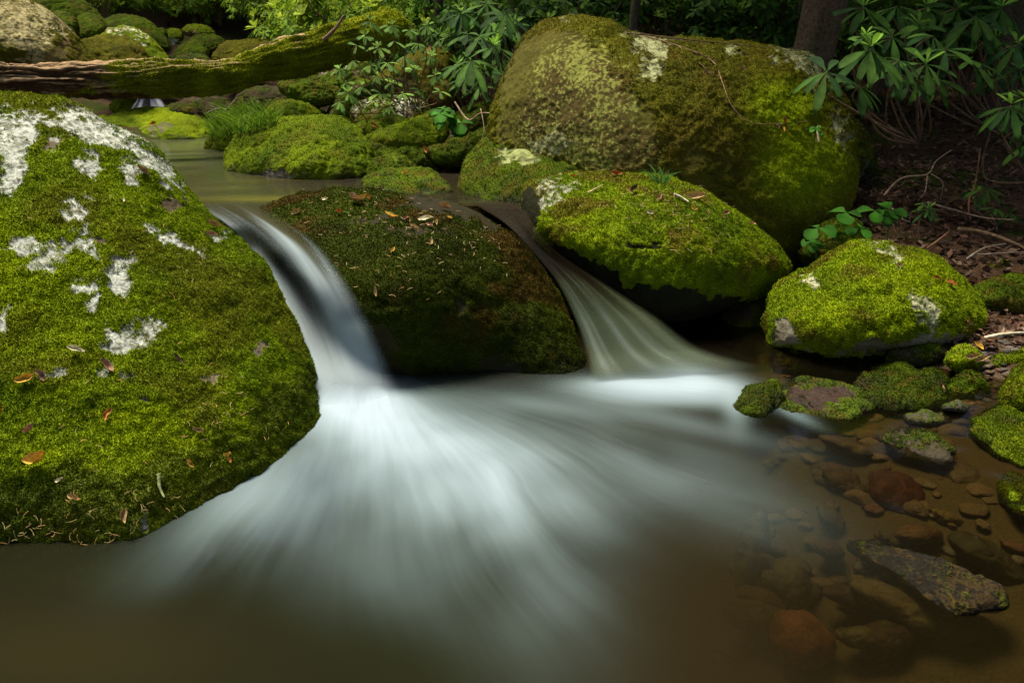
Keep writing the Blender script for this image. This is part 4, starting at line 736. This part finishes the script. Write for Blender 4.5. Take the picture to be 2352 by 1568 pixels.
needles('needle_litter', 'fine dry bits caught in moss of the oval boulder', [(1500,460,180,50),(1560,520,150,60)], 80, .028, [(.45,.35,.16),(.4,.22,.1)])

# ------------------------------------------------------------------ pebbles and leaf litter
def scatter_pebbles(name, label, regs, n, smin, smax, z=None):
    U, F0 = ico(2); Vs, Fs, Cs = [], [], []; k = 0
    for i in range(n):
        cx, cy, rx, ry = random.choice(regs); px, py = random.uniform(cx - rx, cx + rx), random.uniform(cy - ry, cy + ry)
        p = ground_hit(px, py); s_ = random.uniform(smin, smax) * random.uniform(.5, 1)
        v = U * (1 + .25 * fbm(U * 1.3 + i, 2, i))[:, None] * np.array([s_, s_ * random.uniform(.6, 1), s_ * random.uniform(.3, .55)]); a = random.uniform(0, 6.28)
        v = v @ np.array([[math.cos(a), math.sin(a), 0], [-math.sin(a), math.cos(a), 0], [0, 0, 1]]) + p + [0, 0, s_ * .15]
        Vs.append(v); Fs.append(F0 + k); k += len(v); c = np.array(random.choice([(.1,.07,.04),(.12,.08,.045),(.08,.07,.06),(.13,.09,.05),(.09,.045,.03),(.12,.1,.08)])) * random.uniform(.5, 1.1)
        Cs.append(np.tile(c, (len(v), 1)))
    V = np.concatenate(Vs); o = mkobj(name, mkmesh(name, V, np.concatenate(Fs), M_ROCK, cols=np.concatenate(Cs), floats={'moss': np.zeros(len(V)), 'wet': np.full(len(V), .5)})); tag(o, label, 'gravel', kind='stuff')
scatter_pebbles('gravel', 'small wet mixed pebbles and gravel between mossy stones at the right', [(2290,920,70,35),(2250,850,70,40),(2280,800,70,30),(2230,960,50,20)], 420, .008, .028)
scatter_pebbles('gravel', 'brown pebbles on the bed of the clear shallows', [(2100,1000,220,50),(2150,1100,200,90),(2100,1300,260,150),(1850,1350,200,180),(1900,1050,150,60)], 260, .015, .055)
def litter(name, label, n, box, L, cols):
    Vs, Fs, Cs = [], [], []; x_ = rng.uniform(box[0], box[1], n); y_ = box[2] + (box[3] - box[2]) * rng.random(n) ** 1.5; z_ = H(x_, y_)
    P0 = np.stack([x_, y_, z_ + fbm(np.stack([x_, y_, z_], 1) * 1.6, 4, 5) * .04 + rng.uniform(.0, .03, n)], 1)
    a = rng.uniform(0, 6.28, n); tilt = rng.normal(0, .5, (n, 2)); l = L * rng.uniform(.5, 1.4, n)
    d = np.stack([np.cos(a), np.sin(a), tilt[:, 0]], 1); d /= np.linalg.norm(d, axis=1)[:, None]; s_ = np.stack([-np.sin(a), np.cos(a), tilt[:, 1]], 1); s_ /= np.linalg.norm(s_, axis=1)[:, None]
    l = l[:, None]; w_ = l * rng.uniform(.12, .3, n)[:, None]; up = np.array([0, 0, 1.]) * l * rng.uniform(-.1, .3, n)[:, None]
    v = np.stack([P0 - d * l * .5, P0 + s_ * w_ + up, P0 + d * l * .5, P0 - s_ * w_ + up * .6], 1)
    f = np.arange(n)[:, None] * 4; F = np.concatenate([f + [0, 1, 2], f + [0, 2, 3]]); cc = np.array(cols)[rng.integers(0, len(cols), n)] * rng.uniform(.4, 1.2, n)[:, None]
    o = mkobj(name, mkmesh(name, v.reshape(-1, 3), F, M_DRY, cols=np.repeat(cc[:, None], 4, 1).reshape(-1, 3), smooth=False)); tag(o, label, 'leaf litter', kind='stuff')
litter('leaf_litter', 'brown fallen leaves covering the shaded forest floor right of the huge boulder', 26000, (1.8, 9, 3.0, 10), .06, [(.13,.07,.045),(.2,.1,.06),(.09,.05,.035),(.25,.16,.1)])
litter('leaf_litter', 'dry leaves and debris on the bank left of the huge boulder and behind it', 14000, (-2.5, 3, 4.6, 12), .06, [(.12,.07,.04),(.16,.09,.05),(.08,.05,.03)])

# ------------------------------------------------------------------ plants
def leaf_tpl(st):
    t = np.linspace(0, 1, st); wv = np.interp(t, [0, .12, .35, .6, .82, 1], [.04, .12, .75, 1, .7, .0])
    V = []
    for ti, wi in zip(t, wv): V += [(-wi, ti, .22 * wi), (0, ti, 0), (wi, ti, .22 * wi)]
    I = np.arange(st * 3).reshape(st, 3); F = []
    for i in range(st - 1):
        for j in range(2): F += [(I[i, j], I[i + 1, j], I[i + 1, j + 1]), (I[i, j], I[i + 1, j + 1], I[i, j + 1])]
    return np.array(V), np.array(F)
TPL = {6: leaf_tpl(6), 4: leaf_tpl(4)}
def whorls(cen, axis, L, nl, cols, droop=(.2, .9), st=6, wid=.14, young=0):
    """arrays of whorl centres/axes -> one mesh of drooping elliptical leaves"""
    T, F0 = TPL[st]; Vs, Fs, Cs = [], [], []; k = 0
    for i in range(len(cen)):
        a = axis[i] / np.linalg.norm(axis[i]); e1 = np.cross(a, [.3, .2, .9]); e1 /= np.linalg.norm(e1); e2 = np.cross(a, e1)
        n = random.randint(*nl); ph = random.random() * 6.28; isy = random.random() < young
        for j in range(n):
            an = ph + 6.283 * j / n + random.uniform(-.25, .25); l = L[i] * random.uniform(.65, 1.15)
            el = random.uniform(*droop) if not isy else random.uniform(-.9, -.2)
            o_ = e1 * math.cos(an) + e2 * math.sin(an); d = o_ * math.cos(el) - np.array([0, 0, 1]) * math.sin(el) * .9 + a * .15; d /= np.linalg.norm(d)
            s_ = np.cross(d, a + .001); s_ /= np.linalg.norm(s_) + 1e-9; nn = np.cross(s_, d); nn = nn * np.sign(nn[2] + 1e-6)
            w_ = l * wid * random.uniform(.8, 1.2); cv = random.uniform(.1, .35)
            v = cen[i] + T[:, :1] * s_ * w_ + (T[:, 1:2] * .97 + .03) * d * l + T[:, 2:] * nn * w_ - np.array([0, 0, 1]) * (T[:, 1:2] ** 2) * l * cv * (0.3 if isy else 1)
            Vs.append(v); Fs.append(F0 + k); k += len(v)
            c = np.array(random.choice(cols[1] if isy else cols[0])) * random.uniform(.6, 1.3); cc = np.tile(c, (len(v), 1)); cc[1::3] *= 1.25; Cs.append(cc)
    return np.concatenate(Vs), np.concatenate(Fs), np.concatenate(Cs)
G0 = [(.035,.095,.014),(.055,.13,.016),(.025,.07,.016),(.07,.15,.02)]; G1 = [(.16,.32,.03),(.2,.38,.04)]
# near rhododendrons: every branch with its own leaf whorl
def shrub_near(label, root, specs, cols=(G0, G1), st=6, thick=.009, young=.25, nl=(7, 10), wid=.115, name='rhododendron', cat='shrub', rc=(.16,.1,.06)):
    e = empty(name, Vector(root.tolist())); tag(e, label, cat)
    off = root
    for (px, py, Y, sz) in specs:
        tip = at(px, py, Y); mid = root * .45 + tip * .55 + np.array([random.uniform(-.1, .1), random.uniform(-.05, .15), random.uniform(-.22, .05)]); nr = tip + np.array([random.uniform(-.06, .06), .1, -.08])
        L = sz * S / FPX * Y
        V, F = tube(path([root, mid, nr, tip], 24), np.linspace(thick, thick * .4, 24), 6)
        b = mkobj('branch', mkmesh('branch', V - off, F, M_BARK, cols=np.tile(rc, (len(V), 1)) * (1 + .3 * fbm(V * 50, 2, 3))[:, None]), e)
        c = [tip]; ax = [np.array([random.uniform(-.3, .3), random.uniform(-.8, -.2), 1.])]; LL = [L]
        if random.random() < .5: c.append(tip + np.array([0, 0, .012])); ax.append(ax[0] + rng.normal(0, .2, 3)); LL.append(L * .55)
        V, F, Cc = whorls(c[:1], ax[:1], LL[:1], nl, cols, (.0, 1.0), st, wid)
        if len(c) > 1:
            v2, f2, c2 = whorls(c[1:], ax[1:], LL[1:], (4, 6), cols, (-.8, -.2), st, wid, 1.0); F = np.concatenate([F, f2 + len(V)]); V = np.concatenate([V, v2]); Cc = np.concatenate([Cc, c2])
        mkobj('leaf_whorl', mkmesh('leaf_whorl', V - off, F, M_LEAF, cols=Cc), b)
    return e
shrub_near('rhododendron reaching over the right shoulder of the huge boulder', at(2110,330,5.0),
  [(1899,166,4.0,92),(2000,114,4.1,95),(1987,86,4.15,55),(1974,198,4.2,75),(2065,140,4.3,75),(2127,148,4.3,85),(2172,114,4.4,80),(2143,83,4.5,70),(2090,175,4.5,75),(2150,180,4.6,70),(2050,85,4.8,70),(2110,60,4.9,70)])
shrub_near('rhododendron filling the top right corner behind the reaching one', at(2330,330,5.6),
  [(2242,39,4.8,85),(2255,55,4.9,90),(2231,138,4.6,85),(2335,104,4.7,75),(2300,20,5.2,75),(2200,20,5.3,70),(1984,18,5.2,70),(2060,15,5.3,70),(2290,90,5.2,70),(2190,70,5.4,65),(2340,160,5.0,70),(2130,20,5.6,60),(2280,180,5.4,60)])
shrub_near('rhododendron sprig hanging at the right edge beneath the corner thicket', at(2380,420,4.6), [(2322,244,4.2,75),(2350,228,4.3,60),(2335,300,4.4,60),(2300,265,4.6,60),(2365,330,4.3,60)])
shrub_near('lone green leaf rosette on the litter above the right boulder', at(2137,530,4.35), [(2133,482,4.3,42),(2128,470,4.32,30)], thick=.005)
shrub_near('small leafy seedling right of the lone rosette', at(2290,520,4.5), [(2265,433,4.6,48),(2288,478,4.4,44),(2240,445,4.8,36),(2320,490,4.5,36)], thick=.005)
shrub_near('rhododendron with large dark leaves left of the huge boulder', at(1120,260,7.0),
  [(1082,139,5.7,80),(1104,85,5.9,70),(1135,108,5.8,75),(1161,33,6.2,60),(1069,183,5.9,60),(1110,165,6.0,62),(1150,75,6.3,60),(1180,60,6.5,55),(1130,50,6.6,55),(1075,80,6.4,55),(1050,150,6.3,55),(1100,200,6.2,52),(1120,10,6.8,60),(1060,30,6.9,55),(1160,140,6.3,50)])
YG = ([(.1,.2,.03),(.15,.26,.04),(.08,.16,.03)], [(.2,.34,.05),(.25,.4,.07)])
sp_ = [(840,84),(870,110),(905,95),(810,140),(850,150),(890,145),(930,130),(960,100),(900,190),(865,175),(830,200),(800,215),(780,235),(950,160),(990,130),(1005,95),(925,215),(960,205),(860,235),(895,245),(820,105),(780,160),(940,70),(980,60),(1000,175),(850,50),(900,60),(795,190),(875,215),(1010,210)]
shrub_near('light green small-leaved shrub over the right end of the fallen log', at(960,250,7.0), [(x_, y_, 5.9 + random.uniform(-.3, .6), random.uniform(24, 36)) for x_, y_ in sp_], cols=YG, st=4, thick=.006, young=.5, nl=(4, 7), wid=.17, name='leafy_shrub')
# broad-leaved herbs
def herb(label, px, py, Y, n, sz, name='broadleaf_plant'):
    base = at(px, py, Y); base2 = base - np.array([0, -.05, .1]); e = empty(name, Vector(base2.tolist())); tag(e, label, 'plant')
    for k in range(n):
        tip = base + np.array([random.uniform(-1, 1) * sz * 1.3, random.uniform(-.5, .5) * sz, random.uniform(0, 1) * sz])
        V, F = tube(path([base2, (base2 + tip) / 2 + [0, 0, sz * .3], tip], 10), np.linspace(.003, .0015, 10), 5); mkobj('stem', mkmesh('stem', V - base2, F, M_BARK, cols=np.tile((.1, .16, .04), (len(V), 1))), e)
        V, F, Cc = whorls([tip], [np.array([0, -.5, 1.])], [sz], (3, 3), ([(.04,.15,.01),(.05,.18,.012)], G1), (.1, .6), 6, .42); mkobj('leaf', mkmesh('leaf', V - base2, F, M_LEAF, cols=Cc), e)
herb('broad bright green leaves at the lower right corner of the huge boulder', 1917, 530, 3.95, 3, .11)
herb('broad dark green leaves behind the crest of the right boulder', 2055, 525, 4.05, 3, .1)
herb('bright green fern-like seedling beside the finger-like boulder', 1045, 285, 5.6, 6, .11)
herb('tiny green seedling on the right face of the huge boulder', 1880, 312, 4.28, 2, .05)
herb('small green seedling below the broad bright leaves', 1890, 570, 3.9, 3, .06)
# grass tufts
def grass(label, spots, n, Lr, col, name='grass_tuft', kind=None):
    Vs, Fs, Cs = [], [], []; k = 0
    for i in range(n):
        p = np.array(random.choice(spots)) + rng.normal(0, .03, 3) * [1, 1, 0]; l = random.uniform(*Lr); d = np.array([random.uniform(-.6, .6), random.uniform(-.6, .3), 1.]); d /= np.linalg.norm(d); b = np.array([d[0], d[1], -.6])
        s_ = np.cross(d, [0, 1, .2]); s_ /= np.linalg.norm(s_)
        t = np.linspace(0, 1, 6)[:, None]; c = p + d * l * t + b * l * .55 * t ** 2; wv = .0035 * (1 - t ** 2) + .0003
        v = np.stack([c - s_ * wv, c + s_ * wv], 1).reshape(-1, 3); I = np.arange(6) * 2; f = np.concatenate([np.stack([I[:-1], I[:-1] + 1, I[1:] + 1], 1), np.stack([I[:-1], I[1:] + 1, I[1:]], 1)])
        Vs.append(v); Fs.append(f + k); k += len(v); Cs.append(np.tile(np.array(col) * random.uniform(.6, 1.3), (len(v), 1)))
    o = mkobj(name, mkmesh(name, np.concatenate(Vs), np.concatenate(Fs), M_GRASS, cols=np.concatenate(Cs))); recentre(o); tag(o, label, 'grass', kind=kind)
gs = [np.array(hit(random.uniform(485, 625), random.uniform(262, 318))[0]) for _ in range(40)]
gs = [p for p in gs if 5.5 < p[1] < 8]
grass('long bright green grass growing on the low stone behind the domed stone', gs, 650, (.1, .3), (.11,.2,.012), kind='stuff')
h_ = np.array(hit(1520, 418)[0]); grass('little tuft of grass blades standing on the crest of the oval boulder', [h_], 16, (.08, .17), (.06,.15,.03), kind='stuff')

# thicket shrubs: four built, then copied
def shrub_far(n, rx, rz, L, cols, seedv, young=.35):
    cen, ax, LL = [], [], []
    for i in range(n):
        d = rng.normal(0, 1, 3); d[2] = abs(d[2]) * .9 - .25; d /= np.linalg.norm(d); rr = rng.random() ** .35
        p = d * [rx, rx, rz] * rr * (1 + .3 * math.sin(5 * d[0] + seedv) * math.cos(4 * d[2])); p[2] += rz * .6
        cen.append(p); ax.append(d * .7 + [0, -.2, .8]); LL.append(L * random.uniform(.7, 1.25))
    return whorls(cen, ax, LL, (6, 9), cols, (-.1, .9), 4, .16, young)
FG = ([(.13,.24,.015),(.18,.29,.018),(.09,.17,.012),(.24,.33,.02)], [(.32,.44,.03),(.4,.5,.04)])  # lit leaf greens: sunlight on the thicket is put into the colour
DG = ([(.045,.105,.012),(.065,.15,.015),(.03,.08,.012)], [(.09,.18,.02),(.12,.22,.02)])  # shaded set of the same leaves, darker by colour
def make_shrub(name, label, cat, group, args, stems=7):
    e = empty(name); tag(e, label, cat, group); V, F, c = shrub_far(*args)
    mkobj('foliage', mkmesh('foliage', V, F, M_LEAF, cols=c), e)
    Vs, Fs, k = [], [], 0
    for i in range(stems):
        a = random.random() * 6.28; r_ = args[1] * .8; p1 = np.array([math.cos(a) * r_, math.sin(a) * r_, args[2] * random.uniform(.6, 1.3)])
        v, f = tube(path([(0, 0, -.1), p1 * .4 + [random.uniform(-.1, .1), 0, .1], p1 * .75, p1], 16), np.linspace(.02, .006, 16), 6); Vs.append(v); Fs.append(f + k); k += len(v)
    V = np.concatenate(Vs); mkobj('stems', mkmesh('stems', V, np.concatenate(Fs), M_BARK, cols=np.tile((.17, .11, .07), (len(V), 1))), e)
    return e
def copy_tree(o, parent=None):
    c = o.copy(); C.objects.link(c)
    if parent: c.parent = parent
    for ch in list(o.children): copy_tree(ch, c)
    return c
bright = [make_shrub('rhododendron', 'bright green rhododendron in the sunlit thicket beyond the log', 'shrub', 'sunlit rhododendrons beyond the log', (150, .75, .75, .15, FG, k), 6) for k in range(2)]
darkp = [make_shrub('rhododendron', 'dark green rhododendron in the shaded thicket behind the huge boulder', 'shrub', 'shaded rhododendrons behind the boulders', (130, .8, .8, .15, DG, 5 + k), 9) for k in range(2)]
def place(protos, spots, ybase=None):
    first = {id(p): True for p in protos}
    for i, (px, Y, sc, dz) in enumerate(spots):
        p = protos[i % len(protos)]; o = p if first[id(p)] else copy_tree(p); first[id(p)] = False
        a, b, c = ray(px, 150); x_ = float(a / b * Y); z_ = float(H([x_], [Y])[0])
        o.location = (x_, Y, z_ + dz); o.rotation_euler = (0, 0, random.random() * 6.28); o.scale = (sc, sc, sc * random.uniform(.85, 1.15))
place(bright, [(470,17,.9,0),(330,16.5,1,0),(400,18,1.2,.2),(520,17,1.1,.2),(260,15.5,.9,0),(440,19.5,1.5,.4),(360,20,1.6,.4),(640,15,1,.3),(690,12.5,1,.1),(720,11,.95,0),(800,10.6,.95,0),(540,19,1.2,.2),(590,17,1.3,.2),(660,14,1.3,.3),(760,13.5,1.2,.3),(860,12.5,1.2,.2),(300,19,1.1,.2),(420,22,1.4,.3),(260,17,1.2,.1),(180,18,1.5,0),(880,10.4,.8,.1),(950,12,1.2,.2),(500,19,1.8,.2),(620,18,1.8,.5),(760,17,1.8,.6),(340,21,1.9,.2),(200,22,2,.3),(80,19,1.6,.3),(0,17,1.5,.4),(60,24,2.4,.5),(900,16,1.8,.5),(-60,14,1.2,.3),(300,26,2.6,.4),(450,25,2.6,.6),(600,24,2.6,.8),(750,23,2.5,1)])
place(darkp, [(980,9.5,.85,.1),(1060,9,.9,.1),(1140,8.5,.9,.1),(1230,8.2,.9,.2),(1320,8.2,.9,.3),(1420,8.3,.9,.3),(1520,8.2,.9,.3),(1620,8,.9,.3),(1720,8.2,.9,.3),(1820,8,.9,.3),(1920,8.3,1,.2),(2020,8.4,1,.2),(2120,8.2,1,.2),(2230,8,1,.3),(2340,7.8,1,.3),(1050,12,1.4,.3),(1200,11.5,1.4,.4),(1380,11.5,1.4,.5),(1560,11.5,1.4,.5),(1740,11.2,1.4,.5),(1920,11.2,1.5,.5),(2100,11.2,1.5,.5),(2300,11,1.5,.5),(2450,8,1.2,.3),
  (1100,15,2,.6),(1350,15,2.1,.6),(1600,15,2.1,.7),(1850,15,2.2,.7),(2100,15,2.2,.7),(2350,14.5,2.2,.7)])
# trees: trunks in view, crowns above the frame shade the right bank
def crown_mesh(n, rx, rz, seedv, L=.22, cols=(DG)):
    V, F, c = [], [], []
    N_ = n; P = rng.normal(0, 1, (N_, 3)); P /= np.linalg.norm(P, axis=1)[:, None]; P = P * (rng.random(N_) ** .4)[:, None] * [rx, rx, rz]
    P += fbm(P * .8, 2, seedv)[:, None] * .4
    a = rng.normal(0, 1, (N_, 3)); a /= np.linalg.norm(a, axis=1)[:, None]; b = np.cross(a, rng.normal(0, 1, (N_, 3))); b /= np.linalg.norm(b, axis=1)[:, None]; l = L * rng.uniform(.6, 1.4, N_)[:, None]
    v = np.stack([P - a * l * .5, P + b * l * .28, P + a * l * .5, P - b * l * .28], 1).reshape(-1, 3); f = np.arange(N_)[:, None] * 4
    cc = np.array(FG[0])[rng.integers(0, 4, N_)] * rng.uniform(.6, 1.3, N_)[:, None]
    return v, np.concatenate([f + [0, 1, 2], f + [0, 2, 3]]), np.repeat(cc[:, None], 4, 1).reshape(-1, 3)
def tree(label, px, Y, rad_, h, crown=None, lean=(0, 0), col=(.12,.075,.045), xw=None):
    a, b, c = ray(px, 100); x_ = float(a / b * Y) if xw is None else xw; z_ = float(H([x_], [Y])[0]) - .2
    e = empty('tree', (x_, Y, z_)); tag(e, label, 'tree'); k = 30
    pth = path([(0, 0, 0), (lean[0] * .3, lean[1] * .3, h * .35), (lean[0] * .7, lean[1] * .7, h * .7), (lean[0], lean[1], h)], k); V, F = tube(pth, np.linspace(rad_, rad_ * .5, k), 20)
    ctr = np.concatenate([np.repeat(pth, 20, 0), pth[:1], pth[-1:]]); od = V - ctr; V = ctr + od * (1 + .18 * fbm(np.concatenate([V[:, :2] * 25, V[:, 2:] * 2], 1), 3, 6))[:, None]
    cc = mixc(col, (.05, .055, .015), ss(fbm(V * 3, 3, 8), 0, .5)); mkobj('trunk', mkmesh('trunk', V, F, M_BARK, cols=cc), e)
    if crown:
        V, F, cc = crown_mesh(*crown); V = V + [lean[0], lean[1], h]; mkobj('crown', mkmesh('crown', V, F, M_LEAF, cols=cc), e)
    return e
tree('thick brown tree trunk rising behind the right shoulder of the huge boulder', 1850, 7.0, .2, 6, (3500, 3, 1.3, 3), (.5, -.2))
tree('slim dark trunk standing behind the crest of the huge boulder', 1440, 7.0, .05, 5, (1400, 2.2, 1.1, 4), (0.3, .3), (.05,.035,.025))
tree('pale mossy trunk in the shade between shrub and huge boulder, further back', 1795, 8.2, .12, 6, (3500, 2.5, 1.2, 5), (-.4, .2), (.16,.1,.06))
tree('dark leaning trunk at the top right corner', 2330, 7.0, .1, 5.5, (4500, 3, 1.3, 6), (-.8, -.8), (.07,.045,.035))
tree('thin grey trunk in the far right thicket', 2120, 9.5, .09, 6.5, (3500, 3, 1.3, 7), (.3, 0), (.08,.06,.045))
tree('thin dark trunk beyond the leafy shrub', 1010, 9.8, .06, 6, (900, 2.0, 1.2, 9), (0, .2), (.07,.05,.035))

def forest(spots):  # trees added to block sky: darker reflections, less light from behind the camera
    proto = None
    for i, (x_, y_, h, sc) in enumerate(spots):
        if proto is None:
            z_ = float(H([x_], [y_])[0]); proto = tree('tall dense-crowned forest tree added around the view to block sky light', 0, y_, .22, 9, (9000, 4.2, 3.6, 40, .5), (.3, .2), xw=x_); proto['group'] = 'tall forest trees added to block sky light'; o = proto
        else: o = copy_tree(proto)
        o.location = (x_, y_, float(H([x_], [y_])[0]) - .3); o.scale = (sc, sc, h); o.rotation_euler = (0, 0, i * 1.3)
forest([(-24,28,3,2.4),(-14,30,3.1,2.5),(-6,31,3.1,2.5),(2,30,3.1,2.5),(10,29,3.,2.5),(19,27,3,2.4),(-19,38,3,2.3),(0,40,3.1,2.4),(10,40,3.1,2.4),(-7,-6,1.2,1.3),(0,-9,1.3,1.5),(7,-6,1.2,1.3),(-12,2,1.3,1.3),(13,-1,1.2,1.3),(-3,-16,2,1.8),(6,-16,2,1.8),(2,18,.9,1.1),(7,15,.8,1.1),(12,13,.8,1.1),(-9,40,3,2.3),(9,23,1.3,1.5),(17,18,1.1,1.4),(-19,22,1.3,1.4),(10,6,.75,1.)])

for o in bpy.data.objects:
    if 'label' in o and len(o['label'].split()) > 16: print('LONG', o['label'])
